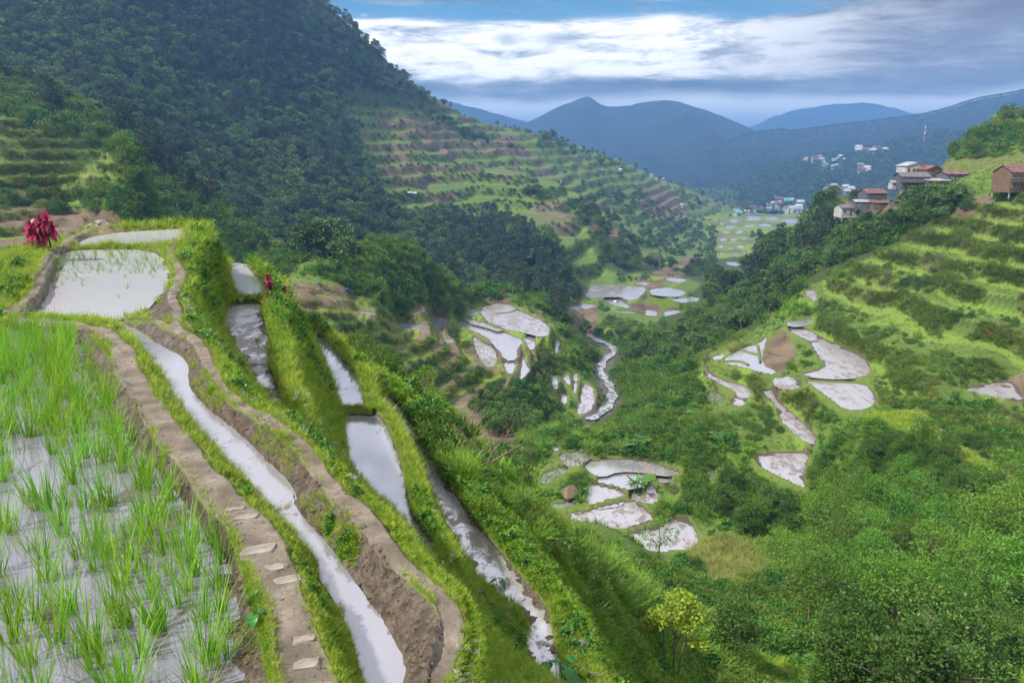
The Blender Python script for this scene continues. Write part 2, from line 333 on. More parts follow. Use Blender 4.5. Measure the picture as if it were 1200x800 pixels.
# rims first
for nm, lev, poly, rw, rh, kind in PONDS:
    P = chaikin(poly, 2 if lev > -9 else 1)
    if lev < -9: P = P.mean(0) + (P - P.mean(0)) * (1.07 if kind != 'field' else 1.0) + RNG.normal(0, .4, P.shape)
    X, Y = at_z_arr(P[:, 0], P[:, 1], np.full(len(P), lev))
    WATERP.append((nm, lev, X, Y, kind, rw))
    if lev > -9: continue
    sl = sub_window(X, Y, rw * 1.6)
    d, _ = seg_dist(GX[sl], GY[sl], X, Y, True); ins = inside(GX[sl], GY[sl], X, Y)
    yy = GY[sl]; ww = np.maximum(rw * .8, yy * .0032)
    m = (~ins) & (d < ww)
    z = lev + rh
    cur = ZF[sl]
    ZF[sl] = np.where(m & (np.isnan(cur) | (cur < z)), z, cur)
    RIM[sl] = np.maximum(RIM[sl], m * 1.0)
for nm, pts, w, kind in LINES:
    LINEXY[nm] = lay_line(pts, w, kind)
for nm, lev, X, Y, kind, rw in WATERP:
    sl = sub_window(X, Y, .3)
    d, _ = seg_dist(GX[sl], GY[sl], X, Y, True); ins = inside(GX[sl], GY[sl], X, Y)
    near = lev > -9
    gx, gy = GX[sl], GY[sl]
    if kind == 'field':
        zz = lev + fbm(gx, gy, 1.2, 2, 5) * .05
        ZF[sl] = np.where(ins, zz, ZF[sl]); RIM[sl] = np.where(ins, .0, RIM[sl]); WAT[sl] = np.where(ins, .4, WAT[sl])
        continue
    sc = .55 if near else 3.0
    amp = {'rice': .05, 'canal': .038, 'seedling': .03, 'clear': .02, 'muddy': .10}[kind] * (1 if near else 1.2)
    dep = {'rice': .07, 'canal': .14, 'seedling': .09, 'clear': .12, 'muddy': .075}[kind]
    prof = -dep * sstep(-.02 if kind == 'canal' else 0, (.16 if kind == 'canal' else .35) if near else 1.2, d) + fbm(gx, gy, sc, 4, 31) * amp + fbm(gx, gy, sc * .2, 2, 33) * amp * .4
    ZF[sl] = np.where(ins, lev + prof, ZF[sl]); RIM[sl] = np.where(ins, 0, RIM[sl]); PATH[sl] = np.where(ins, 0, PATH[sl])
    WAT[sl] = np.where(ins, 1, WAT[sl])
# small brook bed
BR = [(689,393,-77),(700,399,-75),(717,405,-73.5),(721,413,-72),(708,421,-71),(703,432,-70.4),(707,442,-70),(713,448,-69.5),(718,460,-68.5),(717,471,-67.5),(706,484,-66),(690,492,-64.5)]
Pb = chaikin(BR, 2, False); BX, BY = at_z_arr(Pb[:, 0], Pb[:, 1], Pb[:, 2])
sl = sub_window(BX, BY, 6)
d, z = seg_dist(GX[sl], GY[sl], BX, BY, False, Pb[:, 2])
BROOK = np.zeros(GX.shape, bool); BROOK[sl] = d < 1.3
ZF[sl] = np.where(d < 2.6, z + fbm(GX[sl], GY[sl], 1.5, 3, 77) * .5 - .2, ZF[sl]); MUD[sl] = np.maximum(MUD[sl], (d < 3.6) * 1.0)

# screened membrane between the features and the base surface
fix = ~np.isnan(ZF)
D = np.where(fix, np.nan_to_num(ZF) - Z1, 0.0)
Ld = .16 + (.03 - .16) * sstep(30, 75, GY)
da = AA[500] - AA[499]
def relax(D, F, Fv, k2, it):
    for _ in range(it):
        N = np.empty_like(D)
        N[1:-1, 1:-1] = (D[:-2, 1:-1] + D[2:, 1:-1] + D[1:-1, :-2] + D[1:-1, 2:]) / (4 + k2[1:-1, 1:-1])
        N[0] = N[1]; N[-1] = N[-2]; N[:, 0] = N[:, 1]; N[:, -1] = N[:, -2]
        D = np.where(F, Fv, N)
    return D
def coarse(D, fix, f):
    ny, na = D.shape[0] // f * f, D.shape[1] // f * f
    m = fix[:ny, :na].reshape(ny // f, f, na // f, f); v = D[:ny, :na].reshape(ny // f, f, na // f, f)
    c = m.sum((1, 3)); s = (v * m).sum((1, 3))
    return np.where(c > 0, s / np.maximum(c, 1), 0), c > 0
cur = None
for f in (16, 8, 4, 2, 1):
    if f > 1: Dv, Fm = coarse(D, fix, f)
    else: Dv, Fm = D, fix
    k2 = (da * f / Ld[:Dv.shape[0] * f:f, :Dv.shape[1] * f:f]) ** 2
    k2 = k2[:Dv.shape[0], :Dv.shape[1]]
    if cur is None: cur = np.where(Fm, Dv, 0)
    else:
        up = np.repeat(np.repeat(cur, 2, 0), 2, 1)
        up = np.pad(up, ((0, max(0, Dv.shape[0] - up.shape[0])), (0, max(0, Dv.shape[1] - up.shape[1]))), 'edge')[:Dv.shape[0], :Dv.shape[1]]
        cur = np.where(Fm, Dv, up)
    cur = relax(cur, Fm, Dv, k2, 120 if f > 1 else 60)
GZ = Z1 + cur
G2 = GZ.copy(); G2[1:-1, 1:-1] = (GZ[1:-1, 1:-1] * 4 + GZ[:-2, 1:-1] + GZ[2:, 1:-1] + GZ[1:-1, :-2] + GZ[1:-1, 2:]) / 8
GZ = np.where(WAT > 0, GZ, G2)
free = ~fix
nearw = 1 - sstep(30, 60, GY)
GZ = GZ + free * nearw * (fbm(GX, GY, 1.1, 4, 41) * .10 + fbm(GX, GY, .22, 2, 43) * .025)
GZ = GZ + free * (1 - nearw) * fbm(GX, GY, 5, 3, 45) * .35 * (1 - STEPM * .7) * (1 - sstep(200, 500, GY))
pathn = PATH * (1 - WAT)
GZ = GZ + pathn * fbm(GX, GY, .35, 3, 47) * .035
UU, VV = project(GX, GY, GZ)
SS = GZ / GY
RM = np.maximum.accumulate(SS, axis=0)
VIS = SS >= RM - .004          # ground the photograph can see (or nearly)
# ------------------------------------------------------------------ object helpers
def tag(o, label=None, cat=None, group=None, kind=None):
    if label: o['label'] = label
    if cat: o['category'] = cat
    if group: o['group'] = group
    if kind: o['kind'] = kind
    return o
def mesh_np(name, verts, faces_idx, nper, mats=(), smooth=False, mat_idx=None):
    """faces_idx flat array, nper verts per face"""
    me = bpy.data.meshes.new(name); verts = np.asarray(verts, np.float32).reshape(-1, 3); q = np.asarray(faces_idx, np.int32).ravel()
    me.vertices.add(len(verts)); me.vertices.foreach_set('co', verts.ravel())
    nf = q.size // nper
    me.loops.add(q.size); me.loops.foreach_set('vertex_index', q)
    me.polygons.add(nf); me.polygons.foreach_set('loop_start', np.arange(nf, dtype=np.int32) * nper)
    if smooth: me.polygons.foreach_set('use_smooth', np.ones(nf, bool))
    if mat_idx is not None: me.polygons.foreach_set('material_index', np.asarray(mat_idx, np.int32))
    me.update(calc_edges=True)
    for m in mats: me.materials.append(m)
    return me
def mesh_py(name, verts, faces, mats=(), smooth=False, mat_idx=None):
    me = bpy.data.meshes.new(name); me.from_pydata([tuple(map(float, v)) for v in verts], [], faces); me.update()
    for m in mats: me.materials.append(m)
    if smooth: me.polygons.foreach_set('use_smooth', np.ones(len(me.polygons), bool))
    if mat_idx is not None: me.polygons.foreach_set('material_index', np.asarray(mat_idx, np.int32))
    return me
def link(name, me, parent=None, loc=None, link_it=True):
    o = bpy.data.objects.new(name, me)
    if link_it: COL.objects.link(o)
    if parent: o.parent = parent
    if loc is not None: o.location = loc
    return o
def empty(name, loc, rz=0, sc=1):
    o = bpy.data.objects.new(name, None); COL.objects.link(o); o.location = loc; o.rotation_euler = (0, 0, rz); o.scale = (sc,) * 3
    o.empty_display_size = .2
    return o

# ------------------------------------------------------------------ materials
class NT:
    def __init__(s, name):
        s.m = bpy.data.materials.new(name); s.m.use_nodes = True; s.t = s.m.node_tree
        s.t.nodes.clear(); s.out = s.t.nodes.new('ShaderNodeOutputMaterial')
    def n(s, typ, ins=None, **kw):
        nd = s.t.nodes.new(typ)
        for k, v in kw.items(): setattr(nd, k, v)
        for k, v in (ins or {}).items():
            if hasattr(v, 'is_output'): s.t.links.new(v, nd.inputs[k])
            else: nd.inputs[k].default_value = v
        return nd
    def noise(s, scale, detail=4, vec=None, rough=.55, dist=0):
        i = {'Scale': scale, 'Detail': detail, 'Roughness': rough, 'Distortion': dist}
        if vec is not None: i['Vector'] = vec
        return s.n('ShaderNodeTexNoise', i).outputs['Fac']
    def ramp(s, fac, stops):
        r = s.n('ShaderNodeValToRGB', {'Fac': fac}); e = r.color_ramp.elements
        while len(e) < len(stops): e.new(.5)
        for q, (p, c) in zip(e, stops):
            q.position = p; q.color = (c if len(c) == 4 else (*c, 1)) if hasattr(c, '__len__') else (c, c, c, 1)
        return r.outputs['Color']
    def mix(s, f, a, b, mode='MIX'):
        nd = s.t.nodes.new('ShaderNodeMix'); nd.data_type = 'RGBA'; nd.blend_type = mode
        for idx, v in ((0, f), (6, a), (7, b)):
            if hasattr(v, 'is_output'): s.t.links.new(v, nd.inputs[idx])
            elif idx == 0: nd.inputs[0].default_value = v
            else: nd.inputs[idx].default_value = (*v, 1) if len(v) == 3 else v
        return nd.outputs[2]
    def math(s, op, a, b=0.0, clamp=False):
        nd = s.t.nodes.new('ShaderNodeMath'); nd.operation = op; nd.use_clamp = clamp
        for i, v in ((0, a), (1, b)):
            if hasattr(v, 'is_output'): s.t.links.new(v, nd.inputs[i])
            else: nd.inputs[i].default_value = v
        return nd.outputs[0]
    def bsdf(s, col, rough=.8, bump=None, bstr=.5, bdist=.1, spec=.3, metal=0.0):
        b = s.n('ShaderNodeBsdfPrincipled')
        for k, v in (('Base Color', col), ('Roughness', rough), ('Specular IOR Level', spec), ('Metallic', metal)):
            if hasattr(v, 'is_output'): s.t.links.new(v, b.inputs[k])
            elif k == 'Base Color': b.inputs[k].default_value = (*v, 1)
            else: b.inputs[k].default_value = v
        if bump is not None:
            bp = s.n('ShaderNodeBump', {'Height': bump, 'Strength': bstr, 'Distance': bdist}); s.t.links.new(bp.outputs[0], b.inputs['Normal'])
        return b
    def done(s, sh):
        s.t.links.new(sh.outputs[0] if hasattr(sh, 'outputs') else sh, s.out.inputs['Surface']); return s.m

def leaf_mat(name, c1, c2, c3=None, trans=.3, rough=.5, spec=.25, obj_var=.35, patch=None, pscale=.02):
    """c1..c2 vary from leaf to leaf, c3 from plant to plant"""
    k = NT(name); g = k.n('ShaderNodeNewGeometry'); oi = k.n('ShaderNodeObjectInfo')
    col = k.mix(g.outputs['Random Per Island'], c1, c2)
    if c3 is not None: col = k.mix(k.math('MULTIPLY', oi.outputs['Random'], .8), col, c3)
    if patch is not None: col = k.mix(k.ramp(k.noise(pscale, 5, oi.outputs['Location'], .6), [(.46, 0.), (.62, .85)]), col, patch)
    hs = k.n('ShaderNodeHueSaturation', {'Hue': k.math('ADD', .5, k.math('MULTIPLY', k.math('SUBTRACT', oi.outputs['Random'], .5), .035)), 'Value': k.math('ADD', 1 - obj_var / 2, k.math('MULTIPLY', k.math('FRACT', k.math('MULTIPLY', oi.outputs['Random'], 7.3)), obj_var)), 'Color': col})
    b = k.bsdf(hs.outputs[0], rough, spec=spec)
    t = k.n('ShaderNodeBsdfTranslucent'); k.t.links.new(hs.outputs[0], t.inputs['Color'])
    mx = k.n('ShaderNodeMixShader', {'Fac': trans, 1: b.outputs[0], 2: t.outputs[0]})
    return k.done(mx)
def simple_mat(name, c1, c2, scale=5, rough=.85, bstr=.4, bdist=.02, spec=.25, metal=0.0, detail=5):
    k = NT(name); tc = k.n('ShaderNodeTexCoord').outputs['Object']
    f = k.noise(scale, detail, tc)
    return k.done(k.bsdf(k.mix(k.ramp(f, [(.3, 0.0), (.7, 1.0)]), c1, c2), rough, f, bstr, bdist, spec, metal))

M = {}
M['bark'] = simple_mat('bark', (.10, .075, .05), (.22, .18, .14), 14)
M['grass_near'] = leaf_mat('grass_blades', (.16, .31, .015), (.29, .45, .03), (.36, .40, .06), .35, spec=.2)
M['grass_mid'] = leaf_mat('slope_grass_blades', (.09, .19, .018), (.19, .30, .03), (.16, .22, .045), .3, spec=.15)
M['tree_dark'] = leaf_mat('dark_tree_leaves', (.018, .075, .012), (.08, .18, .025), (.12, .20, .03), .25, obj_var=.8)
M['riser_grass'] = leaf_mat('bank_weeds', (.06, .135, .014), (.15, .235, .028), (.19, .215, .04), .25, spec=.15)
M['grass_dry'] = leaf_mat('dry_grass', (.24, .26, .06), (.36, .33, .12), (.20, .26, .05), .3, spec=.1)
M['herb'] = leaf_mat('herb_leaves', (.08, .21, .015), (.21, .38, .03), (.17, .31, .025), .3)
M['herb_dark'] = leaf_mat('dark_herb_leaves', (.025, .12, .018), (.08, .23, .03), (.07, .17, .03), .25)
M['shrub'] = leaf_mat('shrub_leaves', (.05, .135, .014), (.14, .28, .028), (.20, .25, .04), .3, patch=(.05, .13, .02), pscale=.06)
M['shrub_dry'] = leaf_mat('tawny_shrub_leaves', (.14, .16, .05), (.26, .25, .09), (.12, .17, .05), .25, spec=.1)
M['forest'] = leaf_mat('forest_leaves', (.022, .075, .018), (.085, .17, .04), (.10, .15, .04), .2, rough=.6, obj_var=.95, patch=(.11, .19, .035), pscale=.014)
M['tree_fine'] = leaf_mat('feathery_leaves', (.07, .19, .02), (.18, .34, .04), (.12, .26, .03), .35, obj_var=.5)
M['pine'] = leaf_mat('pine_needles', (.014, .045, .024), (.04, .085, .035), None, .1, rough=.6)
M['fern'] = leaf_mat('fern_fronds', (.08, .20, .035), (.18, .32, .06), (.08, .2, .04), .3)
M['rice'] = leaf_mat('rice_leaves', (.12, .31, .015), (.24, .46, .03), (.18, .38, .03), .4, spec=.3)
M['ricelow'] = leaf_mat('seedling_leaves', (.08, .17, .03), (.18, .27, .06), None, .3)
M['taro'] = leaf_mat('taro_leaves', (.015, .11, .012), (.05, .22, .03), None, .25, rough=.35, spec=.5)
M['red'] = leaf_mat('crimson_leaves', (.22, .006, .04), (.50, .02, .10), (.16, .02, .05), .3, rough=.4, spec=.4)
M['flower'] = leaf_mat('flower_petals', (.42, .28, .5), (.75, .62, .78), None, .3)
M['flower_y'] = leaf_mat('yellow_petals', (.75, .5, .02), (.85, .65, .05), None, .3)
M['stone'] = simple_mat('grey_stone', (.15, .13, .11), (.34, .31, .27), 9, .8, .6, .02)

# ground
def ground_material():
    k = NT('terraced_ground_soil_and_grass')
    z1 = k.n('ShaderNodeVertexColor', layer_name='zone').outputs['Color']
    z2 = k.n('ShaderNodeVertexColor', layer_name='zone2').outputs['Color']
    s1 = k.n('ShaderNodeSeparateColor', {0: z1}); s2 = k.n('ShaderNodeSeparateColor', {0: z2})
    path, earth, wood = s1.outputs[0], s1.outputs[1], s1.outputs[2]
    mud, tawny, pale = s2.outputs[0], s2.outputs[1], s2.outputs[2]
    tc = k.n('ShaderNodeTexCoord').outputs['Object']
    nf = k.noise(9, 6, tc, .65); nm = k.noise(1.3, 5, tc); nl = k.noise(.12, 4, tc); nxl = k.noise(.02, 4, tc)
    grass = k.mix(nf, (.045, .10, .012), (.125, .20, .028)); grass = k.mix(k.ramp(nm, [(.4, 0.), (.7, 1.)]), grass, (.13, .16, .035))
    grass = k.mix(k.math('MULTIPLY', k.ramp(nl, [(.4, 0.), (.65, 1.)]), .6), grass, (.06, .12, .02))
    taw = k.mix(nf, (.065, .085, .018), (.17, .185, .045))
    woodc = k.mix(nm, (.018, .038, .010), (.055, .085, .018))
    ear = k.mix(nf, (.045, .032, .02), (.14, .098, .062)); ear = k.mix(k.ramp(nl, [(.4, 0.), (.7, 1.)]), ear, (.19, .14, .098))
    pth = k.mix(k.ramp(k.noise(14, 8, tc, .75), [(.35, 0.), (.65, 1.)]), (.11, .09, .072), (.27, .23, .19)); pth = k.mix(k.ramp(k.noise(3.5, 6, tc, .7), [(.45, 0.), (.6, .8)]), pth, (.085, .068, .052))
    mudc = k.mix(k.ramp(k.noise(11, 8, tc, .75), [(.38, 0.), (.62, 1.)]), (.025, .019, .014), (.125, .097, .072))
    pal = k.mix(nf, (.10, .17, .02), (.17, .245, .035))
    c = grass
    def edge(f, w=.28):   # ragged edges between kinds of ground
        return k.ramp(k.math('ADD', f, k.math('MULTIPLY', k.math('SUBTRACT', nf, .5), w * 2)), [(.38, 0.), (.62, 1.)])
    c = k.mix(edge(tawny), c, taw); c = k.mix(edge(pale), c, pal); c = k.mix(edge(wood), c, woodc); c = k.mix(edge(earth, .5), c, ear)
    c = k.mix(edge(mud), c, mudc); c = k.mix(edge(path), c, pth)
    rough = k.ramp(edge(mud), [(0., .95), (1., .38)])
    h = k.math('ADD', k.math('MULTIPLY', k.noise(3, 8, tc, .7), 1.0), k.math('MULTIPLY', k.noise(40, 4, tc), .25))
    return k.done(k.bsdf(c, rough, h, .75, .09, .3))
M['ground'] = ground_material()

def water_material(name, base, mudcol, mudamt, rough=.04, metal=.72, scale=2.0, rip=.1):
    """shallow silty water: silvery sky reflection broken by wet mud showing through"""
    k = NT(name); tc = k.n('ShaderNodeTexCoord').outputs['Object']
    mp = k.n('ShaderNodeMapping', {'Vector': tc, 'Scale': (1, .55, 1)}).outputs[0]
    n1 = k.noise(scale, 8, mp, .68, .4); n2 = k.noise(scale * 6, 4, mp, .7); n3 = k.noise(scale * .22, 4, mp)
    f = k.math('ADD', n1, k.math('MULTIPLY', k.math('SUBTRACT', n2, .5), .35)); f = k.math('ADD', f, k.math('MULTIPLY', k.math('SUBTRACT', n3, .5), .5))
    lo = .78 - mudamt * .42
    mk = k.ramp(f, [(lo, 0.), (lo + .07, 1.)])
    col = k.mix(mk, base, mudcol)
    b = k.bsdf(col, k.ramp(mk, [(0., rough), (1., .42)]), k.math('ADD', k.math('MULTIPLY', n2, rip), k.math('MULTIPLY', mk, .5)), .28, .03, .5,
               k.ramp(mk, [(0., metal), (1., .12)]))
    return k.done(b)
M['w_clear'] = water_material('still_paddy_water', (.50, .50, .55), (.20, .17, .15), .28)
M['w_skytone'] = water_material('sky_toned_still_water', (.60, .60, .65), (.30, .27, .25), .2, .16, metal=.45, scale=1.4)  # pale milky base colour stands in for white cloud reflected in the water
M['w_muddy'] = water_material('muddy_paddy_water', (.60, .58, .62), (.20, .165, .15), .66, .14, scale=3.2, metal=.6)
M['w_canal'] = water_material('canal_water', (.44, .43, .48), (.15, .12, .095), .32, .05, scale=3.6, metal=.6)
M['w_rice'] = water_material('rice_field_water', (.31, .295, .35), (.11, .09, .078), .5, .05, scale=2.6, metal=.6)
M['w_far'] = water_material('distant_paddy_water', (.56, .555, .60), (.24, .21, .19), .46, .16, scale=.35, metal=.7)
M['w_mid'] = water_material('shallow_grey_paddy_water', (.50, .48, .52), (.20, .165, .155), .66, .25, scale=.9, metal=.55)

# ------------------------------------------------------------------ ground zones
def put(arr, poly, v=1.0, y0=0, y1=1e9, k=2):
    m = blur(pix_mask2(poly, y0, y1), k, 2); np.maximum(arr, m * v, out=arr)
def pix_mask2(poly, y0=0, y1=1e9):
    P = np.array(poly, float)
    return inside(UU, VV, P[:, 0], P[:, 1]) & (GY > y0) & (GY < y1)
EARTH = np.zeros(GX.shape); WOOD = np.zeros(GX.shape); TAW = np.zeros(GX.shape); PALE = np.zeros(GX.shape)
nz = fbm(GX, GY, 25, 4, 61); nz2 = fbm(GX, GY, 90, 3, 62)
riser = (STEPR > .74) * STEPM; tread = (STEPR <= .74) * STEPM
far = GY > 330
# terraced mountain: red-brown risers in patches, pale treads
EARTH = np.maximum(EARTH, riser * far * sstep(.2, .4, nz2 + nz * .6) * .9)
EARTH = np.maximum(EARTH, tread * far * .45 * sstep(.3, .5, nz2))
EARTH = np.maximum(EARTH, far * STEPM * (STEPR > .55) * (STEPR < .74) * .55 * (nz > -.1))
for poly in [[(425,125),(480,130),(520,140),(545,165),(460,165)],[(500,105),(560,130),(620,120),(600,128),(520,128)],[(480,160),(600,165),(640,190),(600,185),(470,178)],[(455,190),(580,195),(575,207),(455,205)],
             [(620,235),(660,236),(680,262),(640,258)],[(690,260),(730,270),(735,285),(705,282)],[(540,238),(590,238),(588,243),(540,243)],[(745,215),(790,220),(810,250),(790,268),(745,245)],[(740,330),(830,290),(835,305),(760,345)],
             [(150,15),(210,30),(180,55),(150,50)],[(215,5),(290,10),(270,22),(220,20)],[(660,340),(692,335),(690,352),(664,352)]]:
    put(EARTH, poly, .78, 300)
WOOD = np.maximum(WOOD, sstep(200, 330, GY) * (1 - STEPM * .85))
put(WOOD, [(690,500),(720,420),(800,350),(860,305),(930,250),(1000,220),(1140,205),(1150,225),(1090,270),(1000,310),(930,345),(880,390),(820,420),(800,470),(840,500),(870,520),(760,545),(690,520)], 1.0, 100)
put(WOOD, [(-50,-200),(360,20),(420,300),(340,310),(180,220),(120,150),(60,140),(-50,110)], 1.0, 240)
WOOD = np.maximum(WOOD, .44 * STEPM * far)
WOOD *= 1 - ((UU > 1030) & (VV < 222) & (GY > 150) & (GY < 520)) * .97
put(WOOD, [(540,460),(640,420),(660,470),(630,510),(560,510)], .8, 100, 260)
put(WOOD, [(700,690),(830,640),(960,640),(1200,620),(1260,900),(700,900)], .8, 25)
# dug earth on the knoll and the cuts below the terraces
for poly in [[(333,330),(400,335),(425,350),(410,362),(350,372),(335,350)],[(505,500),(570,470),(600,495),(610,530),(570,545),(520,510)],[(560,340),(600,345),(595,360),(560,352)],[(490,355),(545,345),(520,372),(485,375)],
             [(893,408),(915,385),(926,395),(935,415),(917,438),(896,432)],[(1160,455),(1210,430),(1210,470),(1180,470)],[(0,238),(95,245),(190,252),(195,262),(120,290),(0,310)],[(0,248),(30,250),(35,262),(0,262)],[(85,140),(120,145),(118,155),(88,152)],
             [(128,225),(185,232),(190,245),(130,240)],[(665,355),(700,356),(700,392),(670,390)],[(735,350),(775,355),(775,372),(740,366)],[(880,415),(893,400),(900,430),(890,436)],[(1110,250),(1160,225),(1175,232),(1125,262)],
             [(975,235),(1050,240),(1055,258),(1030,268),(990,262)],[(555,375),(565,385),(560,400),(552,390)],[(603,405),(618,400),(622,420),(610,440)],[(672,620),(690,640),(700,680),(684,668)]]:
    put(EARTH, poly, 1.0, 20)
m12 = STEPM * (GY > 100) * (GY < 300) * (GX < 20)
EARTH = np.maximum(EARTH, tread * (m12 > .3) * .7 * sstep(-.15, .2, nz))
TAW = np.maximum(TAW, riser * (GY < 320) * sstep(-.4, .1, nz) * .95)
WOOD = np.maximum(WOOD, (STEPR > .9) * STEPM * .6 * (GY < 330))
TAW = np.maximum(TAW, (RIM > 0) * (GY > 60) * .55)
PALE = np.maximum(PALE, (RIM > 0) * (GY > 60) * sstep(-.2, .3, nz) * .5)
PALE = np.maximum(PALE, tread * (GY < 330) * sstep(.1, .4, fbm(GX, GY, 12, 3, 66)) * .6)
PALE = np.maximum(PALE, STEPM * (STEPR > .60) * (STEPR < .78) * .75 * (GY < 1300) * (EARTH < .6))
vv_ = pix_mask2([(825,252),(940,246),(940,268),(880,300),(835,304)], 500); WOOD = np.where(vv_, .15, WOOD); EARTH = np.where(vv_, np.maximum(EARTH, .5 * (nz > -.1)), EARTH); PALE = np.where(vv_, np.maximum(PALE, .6 * (nz <= .1)), PALE)
put(TAW, [(1060,215),(1120,150),(1180,135),(1240,130),(1240,190),(1150,200),(1100,215)], .6, 180)
put(TAW, [(800,640),(900,640),(910,690),(830,690)], .9, 50, 110)
put(TAW, [(1070,480),(1200,470),(1210,560),(1120,540)], .7, 50, 120)
put(PALE, [(560,355),(570,352),(600,352),(640,362),(600,360)], .6, 100)
lineM = STEPM * (STEPR > .56) * (STEPR < .76)
EARTH *= 1 - .8 * lineM * (fbm(GX, GY, 40, 2, 68) > -.25)
PALE = np.maximum(PALE, lineM * .95 * (EARTH < .5) * (GY < 1300) * np.where(GY > 330, fbm(GX, GY, 45, 3, 69) > -.08, 1))
WOOD = np.maximum(WOOD, STEPM * (STEPR > .79) * .45 * (GY < 330))
_t = pix_mask2([(800,645),(840,630),(900,640),(905,680),(835,690)], 50); WOOD = np.where(_t, 0, WOOD); TAW = np.where(_t, 1, TAW)
# mud: wet banks beside the canals
MUD = np.maximum(MUD, WAT * (np.abs(WAT - .4) > .01))
for poly in [[(40,378),(100,385),(135,430),(150,450),(180,516),(216,552),(234,588),(265,620),(279,656),(292,710),(306,755),(315,800),(320,900),(280,900),(280,800),(275,730),(265,680),(248,640),(222,610),(190,568),(155,523),(130,488),(108,440),(85,400)],
             [(143,377),(180,378),(205,392),(228,402),(236,420),(242,445),(270,476),(315,503),(352,535),(375,572),(418,610),(443,645),(475,680),(505,708),(518,730),(515,755),(500,800),(480,880),(470,880),(470,800),(472,777),(462,746),(435,714),(408,683),(380,638),(344,602),(335,566),(308,539),(263,498),(227,471),(213,447),(206,417),(180,405)],
             [(0,372),(35,360),(48,340),(56,318),(66,300),(80,290),(70,310),(60,335),(50,360),(30,375)], [(180,345),(205,335),(200,320),(212,330),(205,345),(198,365),(206,372),(190,374),(170,368)]]:
    mm_ = pix_mask2(poly, 0, 24); MUD = np.maximum(MUD, blur(mm_, 2, 1) * sstep(-.75, -.35, fbm(GX, GY, .35, 3, 73)))
mdry = MUD * (WAT == 0)
GZ += mdry * (fbm(GX, GY, .22, 4, 74) * .06 + np.abs(fbm(GX, GY, .5, 3, 76)) * .05 - .01)
PATHM = PATH * (1 - WAT)

nv = GX.size; idx = np.arange(nv).reshape(GX.shape)
q = np.stack([idx[:-1, :-1], idx[:-1, 1:], idx[1:, 1:], idx[1:, :-1]], -1)
me = mesh_np('terraced_hillside_ground', np.stack([GX, GY, GZ], -1), q, 4, [M['ground']], True)
for nm, (r, g, b) in {'zone': (PATHM, EARTH, WOOD), 'zone2': (MUD, TAW, PALE)}.items():
    at = me.color_attributes.new(nm, 'FLOAT_COLOR', 'POINT'); A_ = np.ones(GX.shape + (4,), np.float32)
    A_[..., 0] = r; A_[..., 1] = g; A_[..., 2] = b; at.data.foreach_set('color', A_.ravel())
ground = tag(link('ground', me), kind='structure')

# ------------------------------------------------------------------ water sheets
WK = {'rice': 'w_rice', 'canal': 'w_canal', 'seedling': 'w_clear', 'clear': 'w_clear', 'muddy': 'w_muddy'}
for nm, lev, X, Y, kind, rw in WATERP:
    if kind == 'field': continue
    cx, cy = X.mean(), Y.mean(); n_ = len(X)
    tx = np.roll(X, -1) - np.roll(X, 1); ty = np.roll(Y, -1) - np.roll(Y, 1); L = np.hypot(tx, ty) + 1e-9
    area = (X * np.roll(Y, -1) - np.roll(X, -1) * Y).sum()
    sg = 1 if area > 0 else -1; off = rw * .35 if lev > -9 else .06
    PX = X + sg * ty / L * off; PY = Y - sg * tx / L * off
    vs = [Vector((a, b, 0)) for a, b in zip(PX, PY)]
    tri = tessellate_polygon([vs])
    fs = [(t if (vs[t[1]] - vs[t[0]]).cross(vs[t[2]] - vs[t[0]]).z > 0 else t[::-1]) for t in tri]
    mk = WK[kind] if lev > -9 else ('w_far' if lev < -68 else ('w_mid' if kind in ('muddy', 'seedling') else 'w_far'))
    if nm in ('D1',): mk = 'w_clear'
    if nm in ('M', 'F', 'C1'): mk = 'w_skytone'
    o = link('paddy_water', mesh_py('paddy_water', [(v.x, v.y, lev) for v in vs], fs, [M[mk]])); tag(o, kind='structure')
# brook
n_ = len(BX); T = np.gradient(np.stack([BX, BY], 1), axis=0); T /= np.linalg.norm(T, axis=1)[:, None] + 1e-9
w_ = 1.15 + .4 * np.sin(np.arange(n_) * 1.3)
vb = [(BX[i] + s * T[i, 1] * w_[i], BY[i] - s * T[i, 0] * w_[i], Pb[i, 2] + .12) for i in range(n_) for s in (-1, 1)]
k = NT('brook_rapids'); tc = k.n('ShaderNodeTexCoord').outputs['Object']; nn = k.noise(.9, 6, tc, .7)
M['brook'] = k.done(k.bsdf(k.ramp(nn, [(.47, (.07, .075, .07)), (.56, (.62, .64, .66))]), .25, nn, .5, .2, .5, .2))
tag(link('brook_water', mesh_py('brook_water', vb, [(2 * i, 2 * i + 1, 2 * i + 3, 2 * i + 2) for i in range(n_ - 1)], [M['brook']])), kind='structure')

# ------------------------------------------------------------------ ground queries
def gz(x, y):
    a = x / y; l = math.log(max(y, 1.41))
    i = int(np.clip(np.searchsorted(AA, a) - 1, 0, NA - 2)); j = int(np.clip(np.searchsorted(LY, l) - 1, 0, NY - 2))
    s = (a - AA[i]) / (AA[i + 1] - AA[i]); t = (l - LY[j]) / (LY[j + 1] - LY[j])
    return float((GZ[j, i] * (1 - s) + GZ[j, i + 1] * s) * (1 - t) + (GZ[j + 1, i] * (1 - s) + GZ[j + 1, i + 1] * s) * t)
def hit(u, v, ymin=0):
    """first ground point on the line of sight"""
    a, s = ray(u, v); i = int(np.clip(np.searchsorted(AA, a), 0, NA - 1))
    c = np.where((SS[:, i] >= s) & (YY > ymin))[0]
    if len(c) == 0: j = int(np.argmax(SS[:, i] * (YY > ymin) - (YY <= ymin) * 9)); 
    else: j = c[0]
    Y = YY[j]; x = a * Y
    return Vector((x, Y, gz(x, Y)))

